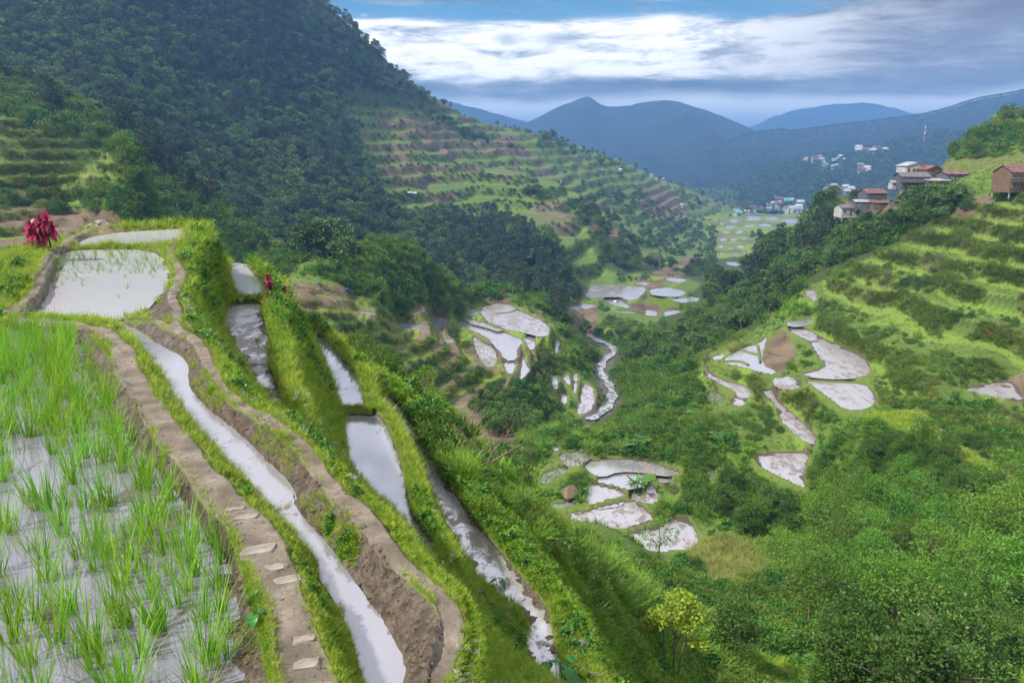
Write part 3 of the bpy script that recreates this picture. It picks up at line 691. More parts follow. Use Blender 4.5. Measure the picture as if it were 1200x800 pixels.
# ------------------------------------------------------------------ plant builders (numpy leaf cards)
R = np.random.default_rng(11)
def unit(v): return v / (np.linalg.norm(v, axis=-1, keepdims=True) + 1e-9)
def rand_dirs(n, up=0.0):
    v = R.normal(size=(n, 3)); v[:, 2] += up; return unit(v)
def cards(pos, axis, length, width, fold=.25, wide_at=.45):
    n = len(pos); L = np.broadcast_to(length, (n,))[:, None]; Wd = np.broadcast_to(width, (n,))[:, None]
    side = unit(np.cross(axis, rand_dirs(n))); nrm = np.cross(side, axis)
    mid = pos + axis * L * wide_at - nrm * Wd * fold
    V = np.stack([pos, mid + side * Wd * .5 + nrm * Wd * fold * 2, pos + axis * L, mid - side * Wd * .5 + nrm * Wd * fold * 2], 1)
    return V.reshape(-1, 3), np.arange(n * 4).reshape(n, 4)
def blades(n, h, spread, w, bend=.5, hv=.4, segs=3, lean=.25):
    """curved blades rising from a small foot; quads only (the tip pinches)"""
    an = R.uniform(0, 2 * math.pi, n); r0 = R.uniform(0, 1, n) ** .5 * spread
    b = np.stack([np.cos(an) * r0, np.sin(an) * r0, np.zeros(n)], 1)
    an2 = an + R.normal(0, .6, n); d = np.stack([np.cos(an2), np.sin(an2), np.zeros(n)], 1)
    H = h * R.uniform(1 - hv, 1, n)[:, None]; ln = R.uniform(.3, 1, n)[:, None] * lean; bd = R.uniform(.1, 1, n)[:, None] * bend
    sd = np.stack([-d[:, 1], d[:, 0], np.zeros(n)], 1)
    tw = R.uniform(-1, 1, n)[:, None]; sd = unit(sd + d * tw)
    V = []
    for k in range(segs + 1):
        t = k / segs
        p = b + d * H * (ln * t + bd * t * t) + np.array([0, 0, 1]) * H * (t - .38 * bd * t * t)
        ww = w * (1 - t ** 1.6) * (.55 + .45 * min(1, t * 4)) + w * .04
        V += [p + sd * ww * .5, p - sd * ww * .5]
    V = np.stack(V, 1); m = 2 * (segs + 1)
    base = np.arange(n)[:, None] * m
    F = np.concatenate([base + np.array([2 * k, 2 * k + 1, 2 * k + 3, 2 * k + 2]) for k in range(segs)], 1).reshape(-1, 4)
    return V.reshape(-1, 3), F
def join(*parts):
    """parts: (V, F, mat index)"""
    Vs, Fs, Ms, o = [], [], [], 0
    for V, F, mi in parts:
        Vs.append(V); Fs.append(F + o); Ms.append(np.full(len(F), mi)); o += len(V)
    return np.vstack(Vs), np.vstack(Fs), np.concatenate(Ms)
def limb(path, radii, sides=6):
    P = np.array(path, float); n = len(P); T = unit(np.gradient(P, axis=0)); V = []
    for i in range(n):
        u = np.cross(T[i], [0.3, .9, .1]); u /= np.linalg.norm(u); w = np.cross(T[i], u)
        for k in range(sides):
            t = 2 * math.pi * k / sides; V.append(P[i] + (u * math.cos(t) + w * math.sin(t)) * radii[i])
    F = [(i * sides + k, i * sides + (k + 1) % sides, (i + 1) * sides + (k + 1) % sides, (i + 1) * sides + k) for i in range(n - 1) for k in range(sides)]
    return np.array(V), np.array(F)
def crown(n, rad, hgt, z0, leaf, lw, clumps=14, cr=.34, up=.3, hollow=.55):
    """leaf cards gathered in clumps spread through an uneven crown"""
    c = rand_dirs(clumps, .35); c = c * R.uniform(hollow, 1, (clumps, 1)) * np.array([rad, rad, hgt]) * R.uniform(.75, 1.1, (clumps, 1)); 
    k = R.integers(0, clumps, n); sz = R.uniform(.6, 1.25, clumps)[k][:, None]
    o = rand_dirs(n, .25) * (R.uniform(.35, 1, (n, 1)) ** .6) * cr * rad * sz * np.array([1, 1, .75])
    p = c[k] + o; p[:, 2] += z0
    ax = unit(o / (cr * rad) + rand_dirs(n) * .7 + np.array([0, 0, up]))
    return cards(p, ax, leaf * R.uniform(.6, 1.2, n), lw * R.uniform(.7, 1.2, n))
def bush_mesh(name, mat, n=420, leaf=.16, lw=.09, clumps=10, tall=1.0):
    V, F = crown(n, .72, .5 * tall, .42 * tall, leaf, lw, clumps, .48, .35, .3)
    V2, F2 = crown(n // 3, .8, .25, .18, leaf, lw, 8, .4, .5, .5)
    st = [limb([(0, 0, -.1), (x * .3, y * .3, .25), (x * .55, y * .55, .6 * tall)], [.035, .025, .01], 4) for x, y in ((1, .2), (-.6, .7), (-.3, -.9), (.3, .4))]
    V, F, mi = join((V, F, 0), (V2, F2, 0), *[(a, b, 1) for a, b in st])
    return mesh_np(name, V, F, 4, [mat, M['bark']], False, mi)
def tree_parts(name, mat, H=1.0, n=1600, leaf=.05, lw=.03, crad=.38, ch=.32, czc=.62, clumps=20, cr=.3, tr=.022, limbs=7, lean=0):
    """unit-height tree: separate crown and trunk meshes"""
    V, F = crown(n, crad, ch, czc, leaf, lw, clumps, cr, .25, .45)
    crown_me = mesh_np(name + '_crown', V, F, 4, [mat])
    bx = R.normal(0, .03, 2)
    tp = [(0, 0, -.06), (bx[0], bx[1], .25), (bx[0] * 2, bx[1] * 1.5, .5), (bx[0], bx[1] * 2, czc + ch * .6)]
    L = [limb(tp, [tr * 1.4, tr, tr * .8, tr * .25], 7)]
    for i in range(limbs):
        an = 2 * math.pi * i / limbs + R.uniform(-.4, .4); z = R.uniform(.28, .62); r = crad * R.uniform(.55, .9)
        L.append(limb([(bx[0] * z * 2, bx[1] * z * 2, z), (math.cos(an) * r * .45, math.sin(an) * r * .45, z + .08), (math.cos(an) * r, math.sin(an) * r, z + R.uniform(.15, .3))], [tr * .55, tr * .38, tr * .1], 5))
    V, F, mi = join(*[(a, b, 0) for a, b in L])
    return crown_me, mesh_np(name + '_trunk', V, F, 4, [M['bark']], True)
def merged(name, a, b):
    """crown and trunk in one mesh, for the distant mass"""
    def arr(me):
        v = np.empty(len(me.vertices) * 3, np.float32); me.vertices.foreach_get('co', v); l = np.empty(len(me.loops), np.int32); me.loops.foreach_get('vertex_index', l)
        return v.reshape(-1, 3), l.reshape(-1, 4)
    V, F, mi = join((*arr(a), 0), (*arr(b), 1))
    return mesh_np(name, V, F, 4, [a.materials[0], b.materials[0]], False, mi)
def pine_parts(name, H=1.0):
    Ls = []; P = []; A_ = []
    for i in range(26):
        z = .30 + .66 * (i / 26) + R.uniform(-.02, .02); an = i * 2.4 + R.uniform(-.3, .3); r = .26 * (1 - ((z - .3) / .72)) ** .7 * R.uniform(.6, 1.15) + .03
        e = np.array([math.cos(an) * r, math.sin(an) * r, z + r * .25]); Ls.append(limb([(0, 0, z), tuple(e * .5 + np.array([0, 0, z]) * .5), tuple(e)], [.008, .006, .003], 4))
        m = 40
        t = R.uniform(.35, 1.05, m)[:, None]; c = np.array([0, 0, z]) * (1 - t) + e * t + R.normal(0, .022, (m, 3)) * np.array([1, 1, .55]); P.append(c); A_.append(unit(rand_dirs(m, .5) + (e - [0, 0, z]) / r * .7))
    V, F = cards(np.vstack(P), np.vstack(A_), R.uniform(.04, .075, 26 * 40), R.uniform(.012, .02, 26 * 40), .1)
    cr = mesh_np(name + '_crown', V, F, 4, [M['pine']])
    V, F, mi = join((*limb([(0, 0, -.05), (.005, 0, .4), (0, .01, .8), (0, 0, .99)], [.018, .014, .008, .002], 6), 0), *[(a, b, 0) for a, b in Ls])
    return cr, mesh_np(name + '_trunk', V, F, 4, [M['bark']], True)
def frond(an, L, droop, rise, n=40, pl=.26):
    """arching frond with leaflets on both sides, starting at the origin"""
    d = np.array([math.cos(an), math.sin(an), 0]); s = np.array([-d[1], d[0], 0]); t = np.linspace(.08, 1, n)
    sp = d[None] * (t * L)[:, None] + np.array([0, 0, 1.])[None] * (rise * t - droop * t ** 2.2)[:, None] * L
    T = unit(np.gradient(sp, axis=0)); P, A_, Ln = [], [], []
    for sg in (-1, 1):
        P.append(sp); A_.append(unit(s[None] * sg + T * .45 + np.array([0, 0, -.18]))); Ln.append(L * pl * np.sin(np.pi * (t * .85 + .12)) + .01)
    P = np.vstack(P); A_ = np.vstack(A_); Ln = np.concatenate(Ln); W_ = np.full(len(Ln), L / n * .85)
    sd = unit(np.cross(A_, np.array([0, 0, 1.]))); V = np.stack([P, P + A_ * Ln[:, None] * .5 + sd * W_[:, None] * .5, P + A_ * Ln[:, None], P + A_ * Ln[:, None] * .5 - sd * W_[:, None] * .5], 1)
    F = np.arange(len(P) * 4).reshape(-1, 4)
    st = limb([(0, 0, 0)] + [tuple(sp[i]) for i in range(0, n, 9)], [L * .012] * (1 + len(range(0, n, 9))), 4)
    return join((V.reshape(-1, 3), F, 0), (st[0], st[1], 0))[:2]
def treefern_parts(name, trunk_h=.55):
    fs = [frond(i * 2 * math.pi / 13 + R.uniform(-.15, .15), R.uniform(.5, .65), R.uniform(.35, .6), R.uniform(.3, .7)) for i in range(13)]
    V, F, mi = join(*[(a, b, 0) for a, b in fs]); V = V + np.array([0, 0, trunk_h])
    return mesh_np(name + '_fronds', V, F, 4, [M['fern']]), mesh_np(name + '_trunk', *limb([(0, 0, -.05), (.01, 0, .3), (0, 0, trunk_h + .02)], [.04, .028, .03], 7), 4, [M['bark']], True)
def broad_leaf(base, d, L, W_, stalk, droop=.5, segs=5, heart=.25):
    """one large arching leaf on a stalk"""
    d = np.array(d, float); d[2] = 0; d /= np.linalg.norm(d) + 1e-9; s = np.array([-d[1], d[0], 0]); top = np.array(base, float) + stalk
    V, F = [], []
    for k in range(segs + 1):
        t = k / segs; w = W_ * .5 * (math.sin(math.pi * min(1, (t + heart) / (1 + heart))) ** .8)
        if k == segs: w = .002
        p = top + d * L * (t - .12) + np.array([0, 0, 1]) * L * (.12 * t - droop * t * t)
        V += [p + s * w + np.array([0, 0, w * .3]), p, p - s * w + np.array([0, 0, w * .3])]
    for k in range(segs):
        a = 3 * k; F += [(a, a + 1, a + 4, a + 3), (a + 1, a + 2, a + 5, a + 4)]
    sv, sf = limb([tuple(base), tuple(np.array(base) * .5 + top * .5 + d * -.02 * L), tuple(top)], [W_ * .05, W_ * .04, W_ * .03], 4)
    return join((np.array(V), np.array(F), 0), (sv, sf, 0))[:2]

# prototypes
P_GRASS = [mesh_np('grass_tuft', *blades(16, 1, .35, .05, .8, .5, 3, .5), 4, [M['grass_near']]) for _ in range(3)]
P_DRY = [mesh_np('dry_tuft', *blades(16, 1, .3, .045, .8, .5, 3, .5), 4, [M['grass_dry']])]
P_RIS = [mesh_np('bank_weed', *blades(26, 1, .5, .09, .9, .5, 3, .6), 4, [M['riser_grass']]) for _ in range(2)]
P_GMID = [mesh_np('slope_tuft', *blades(16, 1, .35, .06, .8, .5, 3, .5), 4, [M['grass_mid']]) for _ in range(2)]
def herb_mesh(name, mat, n=70, leaf=.3, lw=.16, extra=None):
    p = rand_dirs(n, .8) * R.uniform(.2, 1, (n, 1)) * np.array([.5, .5, .75]); p[:, 2] = np.abs(p[:, 2])
    V, F = cards(p, unit(p * np.array([1.2, 1.2, .3]) + rand_dirs(n) * .4), leaf * R.uniform(.6, 1.2, n), lw * R.uniform(.7, 1.2, n))
    V2, F2 = blades(14, .8, .3, .03, .4)
    parts = [(V, F, 0), (V2, F2, 0)]
    mats = [mat]
    if extra:
        m = 16; pe = p[:m].copy(); pe[:, 2] = R.uniform(.75, 1.1, m); V3, F3 = cards(np.repeat(pe, 3, 0), rand_dirs(m * 3, .3), .075, .06); parts.append((V3, F3, 1)); mats.append(extra)
    V, F, mi = join(*parts); return mesh_np(name, V, F, 4, mats, False, mi)
P_HERB = [herb_mesh('leafy_herb', M['herb']), herb_mesh('leafy_herb', M['herb'], 110, .2, .09), herb_mesh('dark_herb', M['herb_dark'], 60, .34, .2)]
P_FLOW = [herb_mesh('flowering_herb', M['herb'], 60, .2, .08, M['flower'])]
P_FLOWY = [herb_mesh('yellow_flowering_herb', M['herb'], 60, .22, .1, M['flower_y'])]
def canegrass(name, mat): return mesh_np(name, *blades(70, 1, .45, .055, .9, .5, 4, .45), 4, [mat])
P_CANE = [canegrass('cane_grass', M['shrub']), canegrass('cane_grass', M['herb'])]
P_BUSH = [bush_mesh('leafy_shrub', M['shrub']), bush_mesh('leafy_shrub', M['shrub'], 520, .12, .07, 14, 1.3), bush_mesh('leafy_shrub', M['herb_dark'], 380, .18, .11)]
P_BDRY = [bush_mesh('tawny_shrub', M['shrub_dry'], 420, .13, .06)]
TREES = {}
for i in range(3): TREES['forest%d' % i] = tree_parts('forest_tree', M['forest'], n=900, leaf=.085, lw=.06, crad=(.42, .36, .5)[i], ch=(.34, .4, .26)[i], czc=(.58, .56, .62)[i], clumps=(16, 22, 20)[i], cr=.34, limbs=5)
for i in range(3): TREES['fine%d' % i] = tree_parts('feathery_tree', M['tree_fine'], n=3100, leaf=.031, lw=.016, crad=(.46, .38, .5)[i], ch=(.34, .38, .28)[i], czc=(.6, .58, .66)[i], clumps=(44, 36, 50)[i], cr=.26, tr=.014, limbs=9)
for i in range(2): TREES['broad%d' % i] = tree_parts('broadleaf_tree', M['tree_dark'], n=3600, leaf=.038, lw=.022, crad=.42, ch=.36, czc=.56, clumps=30, cr=.3, tr=.018, limbs=8)
for i in range(2): TREES['pine%d' % i] = pine_parts('pine_tree')
TREES['fern0'] = treefern_parts('tree_fern', .5); TREES['fern1'] = treefern_parts('tree_fern', .3)
P_FOREST = [merged('forest_tree', *TREES['forest%d' % i]) for i in range(3)]
P_PINE = [merged('pine', *TREES['pine0'])]
P_FERN = [merged('fern', *TREES['fern1'])]

# ------------------------------------------------------------------ scatter as one "stuff" object with instances
def scatter_object(name, kinds, label=None, cat=None):
    """kinds: list of (mesh, pts Nx3, rotz, scale, tilt Nx2)"""
    V, rot, scl, idn = [], [], [], []
    for k, (me_, p, rz, sc, tl) in enumerate(kinds):
        if len(p) == 0: continue
        V.append(p); rot.append(np.stack([tl[:, 0], tl[:, 1], rz], 1)); scl.append(sc); idn.append(np.full(len(p), k))
    V = np.vstack(V); rot = np.vstack(rot); scl = np.concatenate(scl); idn = np.concatenate(idn)
    if scl.ndim == 1: scl = np.repeat(scl[:, None], 3, 1)
    me = bpy.data.meshes.new(name); me.vertices.add(len(V)); me.vertices.foreach_set('co', V.astype(np.float32).ravel())
    for nm_, arr in (('rot', rot), ('scl', scl)):
        at = me.attributes.new(nm_, 'FLOAT_VECTOR', 'POINT'); at.data.foreach_set('vector', arr.astype(np.float32).ravel())
    at = me.attributes.new('kid', 'INT', 'POINT'); at.data.foreach_set('value', idn.astype(np.int32))
    o = link(name, me); tag(o, label, cat, None, 'stuff')
    ng = bpy.data.node_groups.new(name, 'GeometryNodeTree'); ng.is_modifier = True
    ng.interface.new_socket('Geometry', in_out='INPUT', socket_type='NodeSocketGeometry'); ng.interface.new_socket('Geometry', in_out='OUTPUT', socket_type='NodeSocketGeometry')
    N, Lk = ng.nodes, ng.links; gi = N.new('NodeGroupInput'); go = N.new('NodeGroupOutput'); jn = N.new('GeometryNodeJoinGeometry')
    m2p = N.new('GeometryNodeMeshToPoints'); Lk.new(gi.outputs[0], m2p.inputs[0])
    def attr(nm_, ty):
        a = N.new('GeometryNodeInputNamedAttribute'); a.data_type = ty; a.inputs['Name'].default_value = nm_; return a.outputs[0]
    ar, as_, ak = attr('rot', 'FLOAT_VECTOR'), attr('scl', 'FLOAT_VECTOR'), attr('kid', 'INT')
    e2r = N.new('FunctionNodeEulerToRotation'); Lk.new(ar, e2r.inputs[0])
    for k, kk in enumerate(kinds):
        src = bpy.data.objects.new(name + '_source', kk[0])
        oi = N.new('GeometryNodeObjectInfo'); oi.inputs['Object'].default_value = src; oi.inputs['As Instance'].default_value = True
        cmp_ = N.new('FunctionNodeCompare'); cmp_.data_type = 'INT'; cmp_.operation = 'EQUAL'
        Lk.new(ak, cmp_.inputs[2]); cmp_.inputs[3].default_value = k
        ip = N.new('GeometryNodeInstanceOnPoints'); Lk.new(m2p.outputs[0], ip.inputs['Points']); Lk.new(cmp_.outputs[0], ip.inputs['Selection'])
        Lk.new(oi.outputs['Geometry'], ip.inputs['Instance']); Lk.new(e2r.outputs[0], ip.inputs['Rotation']); Lk.new(as_, ip.inputs['Scale'])
        Lk.new(ip.outputs[0], jn.inputs[0])
    Lk.new(jn.outputs[0], go.inputs[0])
    md = o.modifiers.new('instances', 'NODES'); md.node_group = ng
    return o
# cell measures for drawing random points
dX = np.gradient(GX, axis=1); dYc = np.gradient(GY, axis=0); CELL = np.abs(dX * dYc)
INFR = (UU > -60) & (UU < 1260) & (VV > -40) & (VV < 900)
du = np.abs(np.gradient(UU, axis=1)); dv = np.abs(np.gradient(VV, axis=0)); PIXA = np.minimum(du * dv, 60)
WIMG = np.zeros((900, 1340), bool)
_m = ((WAT > .9) | BROOK) & (RM - SS < .0015) & (UU > -60) & (UU < 1270) & (VV > 5) & (VV < 890)
_uu, _vv = (UU[_m] + 60).astype(int), VV[_m].astype(int)
for a_ in (-1, 0, 1, 2):
    for b_ in (-1, 0, 1): WIMG[_vv + b_, _uu + a_] = True
WCUM = {}
for r_ in (1, 3, 6):
    w_ = WIMG.copy()
    for d_ in range(1, r_ + 1): w_[:, d_:] |= WIMG[:, :-d_]; w_[:, :-d_] |= WIMG[:, d_:]
    WCUM[r_] = np.vstack([np.zeros((1, 1340), int), np.cumsum(w_, 0)])
def clear(P, h, allow=0.0):
    '''keep the plants that do not stand in front of a paddy; h = height of each'''
    if len(P) == 0: return P
    u, v = project(P[:, 0], P[:, 1], P[:, 2]); hp = np.broadcast_to(h, (len(P),)) * FPX / P[:, 1]
    r_ = np.where(hp > 14, 6, np.where(hp > 6, 3, 1)); ui = np.clip(u + 60, 0, 1339).astype(int); v1 = np.clip(v + 1, 0, 899).astype(int); v0 = np.clip(v - hp, 0, 899).astype(int)
    n = np.zeros(len(P))
    for q_ in (1, 3, 6): n = np.where(r_ == q_, WCUM[q_][v1, ui] - WCUM[q_][v0, ui], n)
    return P[n <= allow * hp]
def draw(mask, n, by='area', jitter=True, seen=True):
    w = (mask * ((VIS & INFR) if seen else (~VIS & (UU > -200) & (UU < 1400))) * (CELL if by == 'area' else PIXA)).ravel(); tot = w.sum()
    if tot <= 0 or n <= 0: return np.zeros((0, 3))
    c = np.cumsum(w) / tot; k = np.searchsorted(c, RNG.uniform(0, 1, int(n))); k = np.clip(k, 0, len(w) - 1)
    j, i = np.unravel_index(k, GX.shape)
    i2 = np.clip(i + 1, 0, NA - 1); j2 = np.clip(j + 1, 0, NY - 1); s = RNG.uniform(0, 1, len(i)); t = RNG.uniform(0, 1, len(i))
    a = AA[i] * (1 - s) + AA[i2] * s; y = np.exp(LY[j] * (1 - t) + LY[j2] * t)
    z = (GZ[j, i] * (1 - s) + GZ[j, i2] * s) * (1 - t) + (GZ[j2, i] * (1 - s) + GZ[j2, i2] * s) * t
    return np.stack([a * y, y, z], 1)
def kinds_for(protos, P, smin, smax, tilt=.15, power=1.0, sy=None, clr=None):
    if clr is not None: P = clear(P, (smin + smax * 1.3) / 2 * clr * (sy(P) if sy is not None else 1), .08)
    out = []; k = RNG.integers(0, len(protos), len(P))
    for i, m in enumerate(protos):
        p = P[k == i]; n = len(p); sc = smin + (smax - smin) * RNG.uniform(0, 1, n) ** power
        if sy is not None: sc = sc * sy(p)
        out.append((m, p, RNG.uniform(0, 6.283, n), sc, RNG.normal(0, tilt, (n, 2))))
    return out
# ------------------------------------------------------------------ ground cover and woods
hh = pix_mask2([(975,225),(1010,215),(1040,195),(1240,180),(1240,240),(1130,240),(1070,240),(1050,262),(985,262)], 100)
DRYG = (1 - PATHM) * (WAT == 0) * (1 - EARTH * .85) * (MUD < .35)
near = GY < 45
grassy = DRYG * near
SHORT = pix_mask2([(-90,240),(240,240),(300,295),(345,350),(440,440),(520,560),(640,700),(720,800),(720,950),(-90,950)], 0, 45)
WB = blur(WAT > 0, 5, 2) > .03
PB = blur(PATHM > .3, 3, 1) > .05
gsz = lambda p: np.clip(p[:, 1] * .0125, .045, .5)
ssz = lambda p: np.clip(p[:, 1] * .0115, .04, .32)
hsz = lambda p: np.clip(p[:, 1] * .019, .07, .8)
s2z = lambda p: np.clip(p[:, 1] * .0125, .05, .35)
gS = grassy * SHORT * (GY > 2.4); gT = grassy * (~SHORT) * (GY > 2.4)
K_ = []
pg = draw(gS, 44000, 'pix'); K_ += kinds_for(P_GRASS, pg[:38000], .45, 1.3, .25, 2.0, ssz); K_ += kinds_for(P_DRY, pg[38000:], .5, 1.1, .2, 1, ssz)
pg = draw(gT, 30000, 'pix'); K_ += kinds_for(P_GRASS, pg[:26000], .5, 1.2, .2, 1.5, gsz); K_ += kinds_for(P_DRY, pg[26000:], .5, 1.1, .2, 1, gsz)
edge_m = (1 - PATHM) * (WAT == 0) * (MUD >= .35) * near * (GY > 2.4); K_ += kinds_for(P_GRASS, draw(edge_m * (fbm(GX, GY, .7, 3, 81) > .16), 700, 'pix'), .4, .9, .2, 1, ssz)
_hd = draw(DRYG * near * (GY > 3), 26000, 'area', True, False); K_ += kinds_for(P_GRASS, _hd, .9, 2.0, .2, 1.5, ssz)
scatter_object('grass', K_, 'bright green grass covering the terrace banks and dikes', 'grass')
hm = fbm(GX, GY, 2.2, 3, 82)
K_ = kinds_for(P_HERB[:2], draw(gS * (hm > -.4) * (GY > 3.2) * ~PB, 9500, 'pix'), .3, 1.1, .2, 1.6, s2z, .8)
K_ += kinds_for(P_HERB[2:], draw(gS * (hm > .1) * (GY > 3.2) * ~WB * ~PB, 900, 'pix'), .6, 1.5, .2, 1.6, s2z, .8)
K_ += kinds_for(P_HERB, draw(gT * (GY > 8), 6000, 'pix'), .5, 1.3, .2, 1.6, hsz, .8)
K_ += kinds_for([P_HERB[2], P_HERB[1]], draw(gS * (fbm(GX, GY, 1.4, 3, 97) > .08) * (GY > 3.5) * ~PB, 800, 'pix'), .9, 1.9, .2, 1.6, s2z, .8)
K_ += kinds_for(P_FLOW, draw(gS * (GY < 16) * (fbm(GX, GY, 1.6, 2, 83) > .05) * ~WB, 420, 'pix'), .6, 1.1, .2, 1, s2z, .8)
K_ += kinds_for(P_FLOWY, draw(gS * (fbm(GX, GY, 2.6, 2, 84) > .25) * ~WB, 90, 'pix'), .6, 1.1, .2, 1, s2z, .8)
K_ += kinds_for(P_CANE, draw(gT * (GY > 17) * (fbm(GX, GY, 5, 3, 85) > .0), 1500, 'pix'), .8, 1.8, .2, 1, hsz, .8)
K_ += kinds_for(P_BUSH, draw(gT * (GY > 15) * (fbm(GX, GY, 5, 3, 86) > .05), 520, 'pix'), .9, 2.0, .2, 1.4, hsz, .8)
K_ += kinds_for(P_HERB, draw(DRYG * near * (GY > 3), 7000, 'area', True, False), .8, 1.8, .2, 1.5, s2z)
scatter_object('undergrowth', K_, 'leafy herbs and small purple flowers growing through the bank grass', 'undergrowth')

mid = (GY >= 45) * (GY < 330) * (WAT == 0)
rimm = (RIM > 0)
tanp = pix_mask2([(800,645),(840,630),(900,640),(905,680),(835,690)], 50)
wildR = ~tanp * ~hh * mid * (1 - EARTH * .9) * (1 - PALE * .8) * (1 - rimm * .95)
leftb = (UU < 345) * (VV < 330)
K_ = []
cn = fbm(GX, GY, 9, 3, 91)
msz = lambda p: np.clip(p[:, 1] * .0062, .32, 1.3)
K_ += kinds_for(P_GMID, draw(mid * (1 - EARTH * .9) * (1 - PALE * .6) * (1 - riser * .85), 36000, 'pix'), .3, .8, .2, 1, msz, 1.0)
K_ += kinds_for(P_RIS, draw(mid * (riser > .25) * (1 - EARTH * .8) * sstep(-.35, .1, fbm(GX, GY, 6, 3, 99)), 12000, 'pix'), .4, 1.35, .25, 1.3, msz, .8)
K_ += kinds_for(P_DRY, draw(mid * TAW * (1 - EARTH), 3500, 'pix'), .3, .7, .2, 1, msz, 1.0)
K_ += kinds_for(P_CANE, draw(wildR * (cn > -.1) * (STEPM < .3), 3600, 'pix'), 1.2, 2.8, .15, 1.3, msz, 1.0)
K_ += kinds_for(P_HERB, draw(wildR * (cn < .15) * (STEPM < .3), 4200, 'pix'), 1.0, 2.4, .2, 1.3, msz, 1.0)
K_ += kinds_for(P_DRY, draw(tanp * 1.0, 700, 'pix'), 1.2, 2.4, .2, 1, msz)
K_ += kinds_for(P_CANE + P_HERB, draw((WAT == 0) * (GY >= 45) * (GY < 130) * 1.0, 5000, 'area', True, False), 1.5, 3.0, .2, 1, msz)
scatter_object('slope_grass', K_, 'tall grass and leafy weeds covering the terraced slopes', 'grass')
bsz = lambda p: np.clip(p[:, 1] * .0105, .9, 2.8)
K_ = []
K_ += kinds_for(P_BUSH, draw(wildR * (1 - WOOD) * (cn > -.05) * (STEPM < .3) * (UU > 345), 3600, 'pix'), .6, 1.5, .15, 1.5, bsz, 1.0)
K_ += kinds_for(P_BUSH[:2], draw(wildR * STEPM * (cn > .04) * (UU > 345), 1250, 'pix'), .3, 1.0, .15, 1.5, bsz, 1.0)
K_ += kinds_for(P_BUSH, draw(wildR * WOOD * (STEPM < .3) * (UU > 345), 2600, 'pix'), .7, 1.8, .15, 1.5, bsz, 1.0)
K_ += kinds_for(P_BDRY, draw(wildR * TAW * (1 - STEPM * .6), 420, 'pix'), .5, 1.2, .15, 1.5, bsz, 1.0)
K_ += kinds_for(P_BUSH, draw(wildR * leftb * (1 - STEPM), 1900, 'pix'), .8, 1.7, .15, 1.5, bsz, 1.0)
K_ += kinds_for(P_BUSH, draw(pix_mask2([(108,165),(160,180),(165,245),(118,245)], 100, 320) * 1.0, 50, 'pix'), .3, .6, .15, 1, bsz)
K_ += kinds_for(P_BUSH, draw(wildR * leftb * riser, 40, 'pix'), .4, .9, .15, 1.5, bsz, 1.0)
scatter_object('shrub_thicket', K_, 'dense green shrubs and thickets covering the lower valley slopes', 'shrubs')

farm = (GY >= 230) * (WAT == 0)
hh = pix_mask2([(975,225),(1010,215),(1040,195),(1230,180),(1230,235),(1130,236),(1070,240),(1040,262),(985,262)], 100)
FW = (~hh) * farm * ~((UU > 1000) & (GY < 520)) * np.maximum(WOOD, 0) * (STEPM < .25) * (1 - EARTH * .9)
dark = pix_mask2([(580,250),(640,240),(680,290),(690,340),(640,360),(560,330),(540,280)], 250) | pix_mask2([(230,60),(320,40),(330,130),(260,150)], 250) | pix_mask2([(130,0),(330,0),(300,60),(200,40)], 250)
K_ = kinds_for(P_FOREST, draw(FW * (GY > 300) * (1 - dark * .5), 6200, 'pix'), 5.0, 11.5, .08, 1.8, None, .9)
K_ += kinds_for(P_PINE, draw(FW * (GY > 250) * (dark | (cn > .3)), 1000, 'pix'), 8, 16, .05, 1.2, None, .9)
K_ += kinds_for(P_BUSH, draw(farm * (riser > .3) * (1 - EARTH * .6) * (GY > 380), 2600, 'pix'), 1.1, 2.6, .1, 2, None, .9)
K_ += kinds_for(P_FOREST, draw(farm * STEPM * (nz2 < -.1) * (GY > 380), 700, 'pix'), 4.0, 9, .08, 1.6, None, .9)
K_ += kinds_for(P_FOREST, draw(FW * leftb * (GY <= 300), 420, 'pix'), 3.0, 6.0, .08, 1.5, None, .9)
hh = pix_mask2([(975,225),(1010,215),(1040,195),(1230,180),(1230,235),(1130,236),(1070,240),(1040,262),(985,262)], 100)
rh = WOOD * (STEPM < .3) * ~hh * (UU > 680) * (GY > 100) * (GY < 420) * (WAT == 0) * (1 - EARTH)
K_ += kinds_for(P_FOREST, draw(rh * (VV < 430), 700, 'pix'), 2.8, 6.2, .1, 1.3, None, .9)
K_ += kinds_for(P_FERN, draw(rh * (VV > 380) * (VV < 560), 40, 'pix'), 1.5, 2.6, .1, 1, None, .9)
K_ += kinds_for(P_FOREST, draw(pix_mask2([(560,470),(640,425),(655,470),(625,510),(570,512)], 100, 260) * 1.0, 60, 'pix'), 2.5, 4.5, .1, 1, None, .9)
K_ += kinds_for(P_FOREST, draw(farm * (GY > 500) * (UU > 640) * (VV > 200) * (VV < 300) * (1 - STEPM), 300, 'pix'), 4, 8, .1, 1, None, .9)
scatter_object('forest', K_, 'dark green forest covering the mountain and the far slopes', 'forest')

